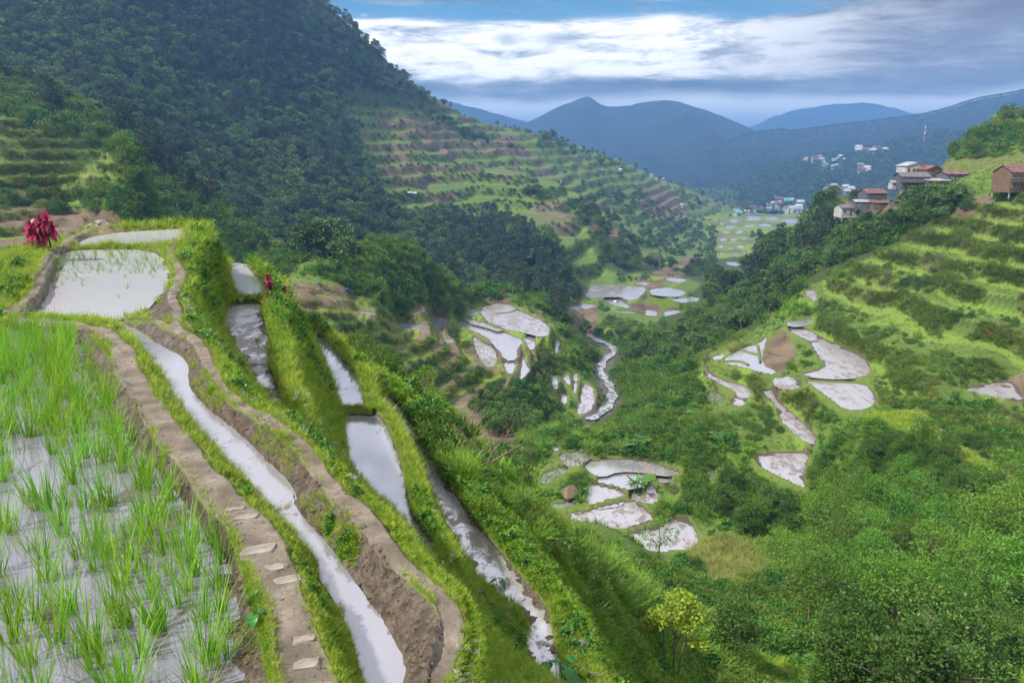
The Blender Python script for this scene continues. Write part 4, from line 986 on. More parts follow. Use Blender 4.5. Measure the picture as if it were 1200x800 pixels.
# ------------------------------------------------------------------ single trees and plants
def tree(kind, name, p, h, label, cat, group=None, rz=None, parts=('crown', 'trunk'), wid=1.0):
    t = empty(name, p, RNG.uniform(0, 6.28) if rz is None else rz); t.scale = (h * wid, h * wid, h)
    tag(t, label, cat, group)
    a, b = TREES[kind]; link(parts[0], a, t); link(parts[1], b, t)
    return t
def zone_trees(poly, n, kinds, h0, h1, name, label, cat, group, y0=0, y1=1e9, wid=1.0):
    P = clear(draw(pix_mask2(poly, y0, y1) * (WAT == 0) * 1.0, int(n * 2), 'pix'), (h0 + h1) / 2, .0)[:n]
    for p in P:
        k = kinds[RNG.integers(0, len(kinds))]
        tree(k, name, (p[0], p[1], p[2] - .05), RNG.uniform(h0, h1), label, cat, group, None, ('fronds', 'trunk') if 'fern' in k else ('crown', 'trunk'), wid)
FN = ['fine0', 'fine1', 'fine2']; BR_ = ['broad0', 'broad1']
zone_trees([(880,640),(960,590),(1100,600),(1230,600),(1230,740),(1050,760),(900,730)], 50, FN, 3.6, 8.5, 'feathery_tree', 'feathery fine-leaved green tree in the pale grove at lower right', 'tree', 'feathery trees of the lower right grove', 35)
zone_trees([(700,760),(860,740),(1200,740),(1240,900),(700,900)], 24, BR_, 2.4, 6.5, 'broadleaf_tree', 'dark glossy broadleaf tree along the bottom edge of the right corner', 'tree', 'dark broadleaf trees along the bottom edge', 30)
zone_trees([(820,560),(960,590),(980,640),(860,640)], 16, BR_, 3.0, 5.0, 'broadleaf_tree', 'rounded bushy tree on the slope below the grey teardrop paddy', 'tree', 'bushy trees below the teardrop paddy', 60)
zone_trees([(700,480),(860,490),(850,540),(720,535)], 22, ['fern0', 'fern1'], 1.9, 3.0, 'tree_fern', 'pale green tree fern in the thicket above the central paddies', 'tree fern', 'tree ferns above the central paddies', 100)
zone_trees([(960,520),(1090,520),(1180,590),(960,600)], 26, ['broad0', 'broad1', 'fine1'], 2.2, 4.4, 'broadleaf_tree', 'small leafy tree in the thicket under the grassy field terrace', 'tree', 'small trees under the field terrace', 60)
zone_trees([(345,300),(360,280),(420,290),(430,320),(370,322)], 13, ['forest0', 'forest1', 'forest2'], 7.0, 12.0, 'leafy_tree', 'tall leafy tree in the grove behind the dug-over knoll', 'tree', 'grove behind the knoll', 150)
zone_trees([(840,390),(900,310),(960,270),(1000,250),(940,330),(880,390)], 26, ['forest0', 'forest1', 'forest2'], 5.0, 8.5, 'leafy_tree', 'tall green tree on the ridge slope left of the hill houses', 'tree', 'trees on the slope left of the hill houses', 150)
zone_trees([(1085,225),(1140,222),(1130,262),(1070,262)], 12, ['forest0', 'forest1', 'broad0'], 3.0, 4.6, 'leafy_tree', 'dense tree just below the hill houses and footbridge', 'tree', 'trees below the hill houses', 120)
for i, (u, v, h) in enumerate([(318,12,17),(326,10,15),(334,12,18),(342,16,12),(355,26,12),(360,27,15),(368,29,14),(374,32,15),(384,38,12),(392,42,11),(400,46,12),(408,50,14),(413,53,15),(421,58,13),(428,63,11),(436,68,14),(442,72,12),(450,77,13),(460,86,9),(470,95,8),(482,103,9),(497,113,9),(510,121,8),(528,128,9)]):
    p = hit(u, v + 3); tree('pine%d' % (i % 2), 'pine_tree', p, h, 'dark pine standing on the skyline of the left mountain ridge', 'pine tree', 'pines on the mountain skyline')
for i, (u, v, h) in enumerate([(640,170,20),(646,168,17),(655,173,12),(633,172,12),(672,186,10),(690,190,9),(745,196,10),(757,200,9),(800,220,9),(822,228,9),(838,236,9),(848,240,8)]):
    p = hit(u, v + 3, 600); tree('forest%d' % (i % 3), 'ridge_tree', p, h, 'tree on the crest of the lower terraced ridge beside the far hamlet', 'tree', 'trees on the lower ridge crest')
for i, (u, v, h) in enumerate([(1000,236,5),(1008,234,5),(1040,226,4.5),(1047,222,4),(1035,228,4),(975,258,6),(985,250,5),(1110,180,2.5),(1118,172,2.5),(1183,140,3.5)]):
    p = hit(u, v + 2, 120); tree(['forest0', 'broad0', 'forest1'][i % 3], 'ridge_tree', p, h, 'tree on the crest of the right ridge around the hill houses', 'tree', 'trees on the right ridge crest')

# thin tree on the near slope
def custom_tree(name, p, H, stems, crowns, label, cat, leafm, leaf=.05, n=260, lw=.6):
    t = empty(name, p); tag(t, label, cat)
    V, F, mi = join(*[(*limb(s, r, 6), 0) for s, r in stems]); link('trunk', mesh_np('trunk', V * H, F, 4, [M['bark']], True), t)
    if crowns:
        Ps, As = [], []
        for c, r in crowns:
            o = rand_dirs(n, .2) * (R.uniform(.2, 1, (n, 1)) ** .5) * np.array([r, r, r * .62]); Ps.append(o + np.array(c)); As.append(unit(o / r + rand_dirs(n) * .7))
        V, F = cards(np.vstack(Ps), np.vstack(As), leaf * R.uniform(.6, 1.2, n * len(crowns)), leaf * lw * R.uniform(.7, 1.2, n * len(crowns)))
        link('crown', mesh_np('crown', V * H, F, 4, [leafm]), t)
    return t
p = hit(500, 487); sc_ = 58 / 900 * p.y
custom_tree('slender_tree', p, sc_, [([(0,0,-.05),(.02,0,.4),(-.02,0,.9)],[.03,.022,.012]),([(0,0,.6),(.12,0,.8)],[.015,.008]),([(0,0,.65),(-.14,0,.85)],[.015,.008])], [((-.03,0,.95),.16),((.12,0,.84),.14),((-.16,.05,.88),.13),((.02,.1,1.0),.12)], 'slender tree with a small sparse crown standing alone on the green slope', 'tree', M['tree_fine'], .05, 130)
p = hit(568, 562); sc_ = 78 / 900 * p.y
custom_tree('dead_tree', p, sc_, [([(0,0,-.1),(.05,0,.25),(.12,0,.45),(.10,0,.8)],[.03,.025,.02,.006]),([(.05,0,.25),(.3,0,.42),(.62,0,.62),(.8,0,.8)],[.022,.016,.01,.003]),([(.12,0,.45),(.35,0,.75),(.48,0,.98)],[.018,.01,.003]),([(.3,0,.42),(.6,.05,.45),(.85,0,.55)],[.012,.008,.002]),([(.35,0,.75),(.55,0,.8),(.7,0,.95)],[.008,.005,.002]),([(.1,0,.6),(-.02,0,.78)],[.008,.002]),([(.62,0,.62),(.7,0,.85)],[.007,.002])] + [([(x,0,z),(x + dx,R.uniform(-.1,.1),z + dz)],[.005,.0015]) for x, z, dx, dz in [(.45,.5,.1,.2),(.55,.57,.02,.2),(.4,.8,-.05,.15),(.7,.7,.15,.05),(.2,.6,.1,.2),(.3,.7,.0,.2),(.5,.44,.15,-.06)]], None, 'bare dead tree leaning right above the brown gully', 'dead tree', None)
p = hit(790, 795); p = Vector((p.x, p.y, p.z)); sc_ = 128 / 900 * p.y
custom_tree('young_tree', p, sc_, [([(0,0,-.1),(-.02,0,.4),(-.01,0,.85)],[.016,.013,.006]),([(.03,0,-.1),(.06,0,.3),(.14,0,.7)],[.012,.01,.005]),([(-.05,0,-.1),(-.12,0,.3),(-.14,.02,.62)],[.012,.009,.005]),([(0,0,.4),(.1,.1,.6),(.2,.12,.72)],[.01,.006,.003]),([(0,0,.5),(-.1,-.1,.7)],[.01,.004])],
    [((-.01,0,.96),.13),((.17,0,.80),.13),((-.2,.02,.72),.13),((.1,.14,.64),.11),((-.1,-.1,.88),.12),((.29,.1,.66),.10),((.04,-.12,.74),.11),((-.27,.1,.56),.09),((.1,.05,.9),.1),((-.14,.1,.62),.1),((.2,-.1,.52),.09),((-.32,0,.68),.07)], 'yellow-green young tree with thin bare stems beside the tree fern', 'tree', leaf_mat('yellow_green_leaves', (.16,.28,.02), (.32,.42,.05), None, .35), .042, 210)
p = hit(770, 655); sc_ = 58 / 900 * p.y
custom_tree('sapling', p, sc_, [([(0,0,-.1),(.05,0,.4),(0,0,.9)],[.02,.014,.005]),([(.04,0,.35),(.3,0,.6)],[.01,.004]),([(.04,0,.3),(-.25,0,.6)],[.01,.004])], [((0,0,.9),.16),((.3,0,.65),.18),((-.25,0,.6),.16),((.15,.1,.4),.16),((-.1,0,.35),.15)], 'small airy sapling in front of the lowest grey paddy', 'tree', M['tree_fine'], .05, 120)
p = hit(832, 762, 20); tf = tree('fern0', 'tree_fern', p, 3.3 * p.y / 45, 'large tree fern with wide arching fronds beside the yellow-green tree', 'tree fern', None, .4, ('fronds', 'trunk'), 1.1)

# crimson cordyline shrubs
def cordyline(p, H, heads, label):
    t = empty('cordyline', p); tag(t, label, 'cordyline')
    V, F, mi = join(*[(*limb([(0, 0, -.08), (x * .4, y, z * .5), (x, y, z)], [.028, .022, .016], 6), 0) for x, y, z, r in heads]); link('stem', mesh_np('stem', V * H, F, 4, [M['bark']], True), t)
    for x, y, z, r in heads:
        d = rand_dirs(34, .45); n = len(d); V, F, o = [], [], 0
        for k in range(n):
            L = r * R.uniform(.7, 1.1); s = unit(np.cross(d[k], [0, 0, 1.0])[None])[0]; w = L * .13
            pts = [(0, .3), (.4, 1), (.75, .8), (1, .05)]
            for tt, ww in pts:
                c = np.array([x, y, z]) + d[k] * L * tt + np.array([0, 0, -1]) * L * .45 * tt * tt * (1 - d[k][2] * .5); V += [c + s * w * ww, c - s * w * ww]
            F += [(o + 2 * i, o + 2 * i + 1, o + 2 * i + 3, o + 2 * i + 2) for i in range(3)]; o += 8
        link('leaf_rosette', mesh_np('leaf_rosette', np.array(V) * H, np.array(F), 4, [M['red']]), t)
    return t
p = at_y(50, 292, 0); x, y = at_z(50, 292, -2.46)
cordyline((x, y, gz(x, y)), 44 / 900 * y, [(-.22,0,.62,.34),(.02,.05,.75,.36),(.24,-.02,.82,.34),(.12,.1,.5,.3),(-.05,-.1,.45,.3),(-.3,.1,.45,.26),(.28,.1,.6,.28)], 'tall crimson cordyline shrub on the grassy bank at far left')
for (u, v, h, hd, lb) in [(316, 348, 32, [(0,0,.72,.34),(.05,.05,.3,.3),(-.04,-.05,.42,.26)], 'crimson cordyline on the narrow grass dike between two flooded strips'), (334, 346, 15, [(0,0,.5,.5)], 'tiny red cordyline on the outer dike right of the larger crimson one'), (313, 352, 13, [(0,0,.4,.55)], 'low dull-red cordyline at the foot of the crimson dike shrub')]:
    x, y = at_z(u, v, -4.4); cordyline((x, y, gz(x, y)), h / 900 * y, hd, lb)

# taro plants
def taro(x, y, H, n, label, z=None, group=None, ls=1.0):
    t = empty('taro_plant', (x, y, gz(x, y) if z is None else z), RNG.uniform(0, 6)); tag(t, label, 'taro', group)
    for k in range(n):
        an = 2 * math.pi * k / n + R.uniform(-.4, .4); st = np.array([math.cos(an) * .18, math.sin(an) * .18, R.uniform(.5, .8)]) * H
        V, F = broad_leaf((0, 0, -.02), (math.cos(an), math.sin(an), 0), H * R.uniform(.38, .52) * ls, H * R.uniform(.28, .38) * ls, st, .8, 5, .35)
        link('leaf', mesh_np('leaf', V, F, 4, [M['taro']], True), t)
for (u, v, lev, hp, n, lb) in [(283,351,-4.5,14,3,'taro plant at the left end of the small cross dike'),(297,350,-4.5,12,3,'taro plant near the middle of the small cross dike'),(308,350,-4.5,11,2,'taro plant at the right end of the small cross dike'),
        (266,389,-4.62,11,3,'taro plant at the left edge of the long muddy strip'),(303,405,-4.62,16,3,'taro plant standing in the middle of the long muddy strip'),(585,688,-8.15,22,3,'taro plant standing in the narrow flooded strip on the near slope'),(442,478,-8.15,8,2,'tiny taro at the upper end of the narrow flooded strip'),
        (655,806,-8.0,76,9,'big dark-leaved taro plant at the bottom end of the flooded strip'),(300,748,-2.55,34,3,'small bright-leaved taro on the muddy edge of the rice paddy')]:
    x, y = at_z(u, v, lev); taro(x, y, hp / 900 * y * 1.15, n, lb, ls=.62 if hp > 50 else 1.0)
# banana clump
def banana(p, H, n, label):
    t = empty('banana_plant', p); tag(t, label, 'banana plant')
    for k in range(n):
        an = 2 * math.pi * k / n; b = np.array([math.cos(an) * .25, math.sin(an) * .15, 0]) * H
        V, F, mi = join((*limb([tuple(b), tuple(b + [0, 0, H * .5])], [H * .035, H * .02], 5), 0)); link('stem', mesh_np('stem', V, F, 4, [M['herb']], True), t)
        for j in range(4):
            a2 = an + R.uniform(-1.6, 1.6); V, F = broad_leaf(tuple(b + [0, 0, H * .4]), (math.cos(a2), math.sin(a2), 0), H * .55, H * .17, np.array([0, 0, H * R.uniform(.1, .3)]), R.uniform(-.6, .5), 5, .3)
            link('leaf', mesh_np('leaf', V, F, 4, [M['fern']], True), t)
banana(hit(750, 580), 3.2, 6, 'clump of banana plants on the dike between the central paddies')
banana(hit(908, 388), 2.8, 3, 'small banana clump at the top of the brown earth bank')

# rice
P_RICE = [mesh_np('rice_clump', *blades(24, 1, .07, .020, .40, .5, 4, .13), 4, [M['rice']]) for _ in range(6)]
P_SEED = [mesh_np('rice_seedling', *blades(5, 1, .06, .05, .5, .5, 2, .35), 4, [M['ricelow']]) for _ in range(2)]
Xa, Ya = next((X, Y) for nm, l, X, Y, k, r in WATERP if nm == 'A')
cand = []
step = .175
for i in range(-95, 45):
    for j in range(0, 105):
        x = i * step + RNG.normal(0, .055); y = 2.6 + j * step * .95 + RNG.normal(0, .055); cand.append((x, y))
cand = np.array(cand); u, v = project(cand[:, 0], cand[:, 1], -2.6)
ins = inside(cand[:, 0], cand[:, 1], Xa, Ya) & (u > -130) & (v < 960) & (v > 375)
hole = fbm(cand[:, 0], cand[:, 1], 1.3, 3, 95)
dens = np.clip(.64 + .28 * (v < 560) + hole * .9 * (v > 520), .3, 1)
keep = ins & (RNG.uniform(0, 1, len(cand)) < dens)
cand = cand[keep]; cand = cand[np.argsort(cand[:, 1])]
inview = []
rest = []
for x, y in cand:
    uu, vv = project(x, y, -2.6)
    (inview if len(inview) < 300 and -20 < uu < 320 and vv < 845 else rest).append((x, y))
for k, (x, y) in enumerate(inview):
    o = link('rice_plant', P_RICE[k % 6], None, (x, y, -2.68)); h = RNG.uniform(.30, .62); o.scale = (h * .95, h * .95, h); o.rotation_euler = (RNG.normal(0, .06), RNG.normal(0, .06), RNG.uniform(0, 6.28))
    tag(o, 'bright green rice clump rising from the flooded paddy at lower left', 'rice plant', 'rice clumps in the near paddy')
rest = np.array([(x, y, -2.68) for x, y in rest])
K_ = kinds_for(P_RICE, rest, .34, .52, .06)
Xm, Ym = next((X, Y) for nm, l, X, Y, k, r in WATERP if nm == 'M')
sd = []
for i in range(60):
    for j in range(70):
        x = -14.5 + i * .2 + RNG.normal(0, .05); y = 13.5 + j * .24 + RNG.normal(0, .05); sd.append((x, y))
sd = np.array(sd); u, v = project(sd[:, 0], sd[:, 1], -2.76)
m = inside(sd[:, 0], sd[:, 1], Xm, Ym) & (v < 340 + 12 * np.sin(u * .1)) & (RNG.uniform(0, 1, len(sd)) < np.where(v < 322, .75, .18))
sd = np.column_stack([sd[m], np.full(m.sum(), -2.78)]); K_ += kinds_for(P_SEED, sd, .16, .32, .1)
for nm, l, X, Y, kd, r in WATERP:   # short stubble and seedlings in the other planted paddies
    if kd in ('seedling', 'field') and l < -30:
        n_ = 420 if kd == 'seedling' else (2600 if nm == 'Q' else 1800)
        xs = RNG.uniform(X.min(), X.max(), n_ * 2); ys = RNG.uniform(Y.min(), Y.max(), n_ * 2); mm = inside(xs, ys, X, Y); xs, ys = xs[mm][:n_], ys[mm][:n_]
        if kd == 'field': K_ += kinds_for([P_GRASS[0]], np.column_stack([xs, ys, np.full(len(xs), l)]), .5, .9, .15)
        else: K_ += kinds_for(P_SEED, np.column_stack([xs, ys, np.full(len(xs), l - .05)]), .35, .7, .15)
# green islet in the long right paddy
isl = [(970,448),(988,448),(1002,456),(1013,466),(1000,472),(977,462)]
Xi, Yi = at_z_arr(*np.array(isl, float).T, np.full(6, -42.1)); xs = RNG.uniform(Xi.min(), Xi.max(), 2600); ys = RNG.uniform(Yi.min(), Yi.max(), 2600); mm = inside(xs, ys, Xi, Yi)
K_ += kinds_for(P_GRASS, np.column_stack([xs[mm], ys[mm], np.full(mm.sum(), -42.25)]), .5, .8, .1)
scatter_object('rice_field', K_, 'rice seedlings and distant rice growing in the flooded paddies', 'rice')

# ------------------------------------------------------------------ stones
def stone(p, sx, sy, sz, label, group=None, rz=None, flat=False, seed=0):
    import bmesh
    bm = bmesh.new(); bmesh.ops.create_cube(bm, size=1); bmesh.ops.subdivide_edges(bm, edges=bm.edges[:], cuts=2, use_grid_fill=True)
    r = np.random.default_rng(seed)
    sk = r.uniform(-.22, .22, 6)
    for v in bm.verts:
        c = v.co.copy(); q = c.normalized() * .62; v.co = c.lerp(q, (.45 if not flat else .34))
        v.co.x += sk[0] * v.co.y + sk[1] * v.co.z; v.co.y += sk[2] * v.co.x; v.co += Vector(r.normal(0, .035, 3))
    bmesh.ops.bevel(bm, geom=bm.edges[:], offset=.03, segments=1, affect='EDGES')
    me = bpy.data.meshes.new('stone'); bm.to_mesh(me); bm.free(); me.materials.append(M['stone'])
    for v in me.vertices: v.co = (v.co.x * sx, v.co.y * sy, v.co.z * sz)
    o = link('stone', me, None, p); o.rotation_euler = (r.normal(0, .08), r.normal(0, .08), r.uniform(0, 6) if rz is None else rz); tag(o, label, 'stone', group); return o
ST_ = [(272,577,.13,.05,'thin flat stone set in the path, farthest along the rice dike'),(286,588,.15,.06,'flat grey stone on the dike path just before the widest slab'),(301,624,.20,.13,'broad pale slab set in the middle of the dike path'),(322,643,.13,.06,'small stone just below the broad pale slab'),(337,659,.15,.07,'stone at the canal edge of the dike path'),(355,726,.11,.06,'narrow tilted stone on the lower dike path'),(360,754,.12,.07,'pale squarish stone on the lower dike path'),(378,781,.11,.09,'square stone nearest the viewer on the dike path')]
for k, (u, v, a, b, lb) in enumerate(ST_):
    x, y = at_z(u, v, -2.32); stone((x, y, gz(x, y) - .012), a, b, .05, lb, None, .3, True, k + 40)
for k in range(26):
    u = 122 + RNG.normal(0, 8); v = 270 - abs(RNG.normal(0, 1)); x, y = at_z(u, v, -2.8); lift = max(0, .22 * (1 - abs(u - 120) / 18)) * RNG.uniform(0, 1)
    stone((x, y, -2.72 + lift), RNG.uniform(.10, .24), RNG.uniform(.08, .18), RNG.uniform(.07, .14), 'grey stone in the rock pile at the edge of the farthest small paddy', 'stones heaped beside the far paddy', None, False, k + 80)
for k, (u, v, s) in enumerate([(117,379,.30),(103,377,.15),(350,610,.07)]):
    lev = -2.88 if k < 3 else -6.5; x, y = at_z(u, v, lev); stone((x, y, lev), s, s * .6, s * .4, ['dark mud-covered boulder in the gap between paddies','small boulder beside the muddy boulder in the gap','lump of stone at the canal edge','mossy stone on the outer dike of the flooded strip','mossy stone in the short cross dike'][k], None, None, False, k + 140)
# short cross dikes inside the flooded strips: part of the ground, built as earth banks
def bank(pts, lev, w, h, name='earth_dike'):
    P = chaikin(pts, 2, False); X, Y = at_z_arr(P[:, 0], P[:, 1], np.full(len(P), lev)); V = []; n = len(P)
    T = np.gradient(np.stack([X, Y], 1), axis=0); T /= np.linalg.norm(T, axis=1)[:, None]
    prof = [(-1, -.4), (-.8, .45), (-.35, .95), (.3, 1), (.8, .5), (1, -.4)]
    for i in range(n):
        for s, z in prof: V.append((X[i] - T[i, 1] * s * w + R.normal(0, w * .06), Y[i] + T[i, 0] * s * w, lev + z * h + R.normal(0, h * .06)))
    F = [(i * 6 + k, (i + 1) * 6 + k, (i + 1) * 6 + k + 1, i * 6 + k + 1) for i in range(n - 1) for k in range(5)]
    o = link(name, mesh_py(name, V, F, [M['dike']], True)); tag(o, kind='structure')
    return np.column_stack([X, Y, np.full(n, lev + h)])
M['dike'] = simple_mat('grassy_dike', (.05, .10, .018), (.15, .17, .05), 6, .95, .6, .05)
peb = [stone((0, 0, -50), .1, .08, .06, 'x', None, None, False, 300 + i_).data for i_ in range(3)]
for o in [o for o in COL.objects if o.get('label') == 'x' and o.name.startswith('stone')]: bpy.data.objects.remove(o)
K_ = kinds_for(peb, draw((PATHM > .2) * (GY < 12) * (GY > 2.4) * 1.0, 260, 'pix'), .05, .22, .3, 3) + kinds_for(peb, draw((MUD > .4) * (WAT == 0) * (GY < 14) * (GY > 2.4), 900, 'pix'), .06, .4, .3, 3)
M['clod'] = simple_mat('mud_clod', (.06, .047, .035), (.17, .135, .105), 12, .9, .6, .02)
for m_ in peb: m_.materials.clear(); m_.materials.append(M['clod'])
scatter_object('pebbles', K_, 'small stones and mud clods strewn over the dike paths and wet banks', 'pebbles')
dk = [bank([(394,484),(415,480),(438,482)], -6.55, .13, .12), bank([(272,352),(290,352),(314,351)], -4.6, .12, .13)]
M['dike_mud'] = simple_mat('muddy_dike', (.10, .08, .06), (.20, .17, .11), 6, .8, .6, .05)
XX_ = 0
for pts, lev in [([(941,446),(965,447),(990,448),(1012,449)], -41.1),([(843,424),(867,423),(877,428)], -43.2), ([(888,405),(890,415),(891,425)], -43.2), ([(577,383),(590,384),(604,388)], -56.35), ([(580,368),(600,366),(606,362)], -55.0), ([(867,410),(880,414),(889,416)], -43.2)]: bank(pts, lev, .35, .3)
gp = []
for q in dk: 
    t = RNG.uniform(0, len(q) - 1.01, 160); i = t.astype(int); f = (t - i)[:, None]; gp.append(q[i] * (1 - f) + q[i + 1] * f + np.column_stack([RNG.normal(0, .05, 160), RNG.normal(0, .05, 160), np.full(160, -.03)]))
scatter_object('dike_grass', kinds_for(P_GRASS, np.vstack(gp), .06, .16, .2), 'short grass on the two small cross dikes', 'grass')

# ------------------------------------------------------------------ buildings
def corr(name, c1, c2, sc=9.0):
    k = NT(name); tc = k.n('ShaderNodeTexCoord').outputs['Object']
    w = k.n('ShaderNodeTexWave', {'Vector': tc, 'Scale': sc, 'Distortion': .3}, bands_direction='X').outputs['Fac']; f = k.noise(1.6, 5, tc)
    return k.done(k.bsdf(k.mix(k.ramp(f, [(.4, 0.), (.62, 1.)]), c1, c2), .5, w, .4, .04, .4, .2))
M['roof_red'] = corr('rusty_red_sheet_roof', (.13, .04, .038), (.24, .13, .11)); M['roof_white'] = corr('pale_sheet_roof', (.45, .46, .48), (.22, .22, .23)); M['roof_grey'] = corr('grey_sheet_roof', (.16, .155, .17), (.10, .08, .08))
M['roof_green'] = corr('green_sheet_roof', (.10, .30, .24), (.20, .42, .36)); M['wall_grey'] = simple_mat('weathered_boards', (.05, .055, .075), (.13, .14, .165), 2, .9); M['wall_white'] = simple_mat('painted_concrete', (.26, .26, .26), (.48, .47, .46), 1.5, .9)
M['wall_brown'] = simple_mat('timber_boards', (.10, .065, .045), (.20, .13, .09), 2, .9); M['concrete'] = simple_mat('bare_concrete', (.25, .24, .23), (.42, .40, .37), 2, .9)
M['glass'] = simple_mat('dark_window_glass', (.015, .018, .02), (.03, .035, .04), 2, .15, .05); M['frame'] = simple_mat('window_frame', (.45, .43, .40), (.6, .58, .55), 3, .7)
M['door'] = simple_mat('wooden_door', (.08, .05, .03), (.16, .10, .06), 3, .7); M['cloth_blue'] = simple_mat('blue_tarpaulin', (.02, .12, .42), (.04, .25, .65), 3, .5, .5, .1); M['cloth_white'] = simple_mat('white_sheeting', (.6, .62, .66), (.8, .82, .85), 3, .6, .5, .1)
M['thatch'] = simple_mat('old_thatch', (.10, .075, .05), (.24, .18, .12), 8, .95, .8, .08)
def box(x0, x1, y0, y1, z0, z1):
    V = [(x, y, z) for z in (z0, z1) for y in (y0, y1) for x in (x0, x1)]
    return V, [(0, 2, 3, 1), (4, 5, 7, 6), (0, 1, 5, 4), (2, 6, 7, 3), (0, 4, 6, 2), (1, 3, 7, 5)]
def boxes(name, L, mat, parent):
    V, F = [], []
    for b in L:
        v, f = box(*b); F += [tuple(i + len(V) for i in q) for q in f]; V += v
    return link(name, mesh_py(name, V, F, [M[mat]]), parent)
def gable(name, w, d, z, rise, ov, mat, parent, along='x', th=.12, cx=0, cy=0, shed=False):
    """pitched sheet roof with real thickness, ridge along x or y"""
    a, b = (w / 2 + ov, d / 2 + ov) if along == 'x' else (d / 2 + ov, w / 2 + ov); e = rise * ov / (b - ov + 1e-6)
    if shed: prof = [(-b, z - .1), (b, z + rise)]
    else: prof = [(-b, z - e), (0, z + rise), (b, z - e)]
    V = []
    for s in (-a, a):
        for o_ in (0, th):
            for y, zz in prof: V.append((s, y, zz + o_) if along == 'x' else (y, s, zz + o_))
    n = len(prof); F = []
    for k in range(n - 1):
        F += [(k, k + 1, 2 * n + k + 1, 2 * n + k), (n + k, 3 * n + k, 3 * n + k + 1, n + k + 1), (k, n + k, n + k + 1, k + 1), (2 * n + k, 2 * n + k + 1, 3 * n + k + 1, 3 * n + k)]
    F += [(0, 2 * n, 3 * n, n), (n - 1, 2 * n - 1, 4 * n - 1, 3 * n - 1)]
    return link(name, mesh_py(name, [(x + cx, y + cy, zz) for x, y, zz in V], F, [M[mat]]), parent)
def wall_block(w, d, h, rise, along, mat, parent, z0=0, cx=0, cy=0):
    if along == 'x': top = [(-w/2, 0), (w/2, 0)]
    V, F = box(-w/2, w/2, -d/2, d/2, z0, h)
    if rise:
        if along == 'x': V += [(-w/2, 0, h + rise), (w/2, 0, h + rise)]; F += [(4, 8, 6), (5, 7, 9)]
        else: V += [(0, -d/2, h + rise), (0, d/2, h + rise)]; F += [(4, 5, 8), (6, 9, 7)]
    return link('wall', mesh_py('wall', [(x + cx, y + cy, z) for x, y, z in V], F, [M[mat]]), parent)
def window(parent, x, z, w, h, y, mat='frame'):
    f = boxes('window', [(x - w/2 - .07, x + w/2 + .07, y - .06, y - .003, z - .07, z), (x - w/2 - .07, x + w/2 + .07, y - .06, y - .003, z + h, z + h + .07), (x - w/2 - .07, x - w/2, y - .06, y - .003, z, z + h), (x + w/2, x + w/2 + .07, y - .06, y - .003, z, z + h), (x - .025, x + .025, y - .05, y - .004, z, z + h)], mat, parent)
    boxes('pane', [(x - w/2, x + w/2, y - .03, y - .005, z, z + h)], 'glass', f)
def house(u, v, Y, wpx, hpx, label, wall='wall_grey', roof='roof_red', storeys=1, along='x', rz=0, deep=.8, name='hill_house', balcony=False, shed=False, dz=0, stilts=0):
    p = at_y(u, v, Y); k = Y / 900; w = wpx * k; H = hpx * k; h = H * (.74 if not shed else .85); rise = H - h; d = w * deep
    t = empty(name, (p.x, p.y, p.z + dz), rz); tag(t, label, 'house')
    wall_block(w, d, h, 0 if shed else rise * .97, along, wall, t, -stilts * .0 - .6)
    gable('roof', w, d, h + .02, rise, .28, roof, t, along, .1, shed=shed)
    sh = h / storeys
    for s in range(storeys):
        n = max(2, int(w / 1.5)); 
        for i in range(n):
            x = -w/2 + w * (i + .5) / n
            if s == 0 and i == n // 2: 
                q = boxes('door', [(x - .35, x + .35, -d/2 - .05, -d/2 - .003, .03, min(1.5, sh * .8))], 'door', t); boxes('handle', [(x + .22, x + .28, -d/2 - .09, -d/2 - .052, .65, .72)], 'frame', q)
            else: window(t, x, s * sh + sh * .34, min(.8, w / n * .55), sh * .42, -d/2)
        if balcony and s: boxes('balcony', [(-w/2 - .1, w/2 + .1, -d/2 - .9, -d/2 - .062, s * sh - .1, s * sh), *[(x - .04, x + .04, -d/2 - .9, -d/2 - .82, s * sh + .002, s * sh + .6) for x in np.linspace(-w/2, w/2, 7)], (-w/2 - .1, w/2 + .1, -d/2 - .92, -d/2 - .8, s * sh + .602, s * sh + .68)], 'wall_brown', t)
    if stilts: boxes('post', [(x - .12, x + .12, y - .12, y + .12, -stilts, -.6) for x in (-w/2 + .3, 0, w/2 - .3) for y in (-d/2 + .2, d/2 - .3)], 'concrete', t)
    return t
house(1187,222,192,36,27,'two-storey house with a big rust-red gable roof at the right edge','wall_brown','roof_red',2,'x',.25,.7,balcony=True,stilts=2)
house(1222,222,194,30,20,'red-roofed house annex cut by the right edge of the picture','wall_grey','roof_red',2,'x',.1,.8,stilts=2)
house(1067,206,228,24,15,'white-walled house with a pale roof standing behind the grey one','wall_white','roof_white',1,'y',.1)
house(1067,219,218,31,16,'grey two-storey timber house in the middle of the hill row','wall_grey','roof_grey',2,'x',-.1,balcony=True,stilts=2)
house(1088,210,224,20,15,'house with rusty red roof beside the utility pole','wall_brown','roof_red',1,'y',.2,stilts=1)
house(1095,219,215,26,9,'low open shed with a pale flat sheet roof in the hill row','wall_grey','roof_white',1,'x',0,.8,'shed',shed=True,stilts=2)
house(1115,213,217,26,12,'long grey house with rusty roof left of the footbridge','wall_grey','roof_red',1,'x',.05,stilts=1.5)
house(1049,219,220,12,7,'little yellow-trimmed hut at the left end of the upper row','wall_white','roof_white',1,'x',0,name='hut',stilts=1)
house(1021,238,238,24,16,'grey house with dull red roof above the landslip','wall_grey','roof_red',2,'x',.1,stilts=1.5)
house(1010,243,232,17,8,'small house with a bright tin roof in front of the red-roofed one','wall_grey','roof_white',1,'x',-.2,shed=True,stilts=1)
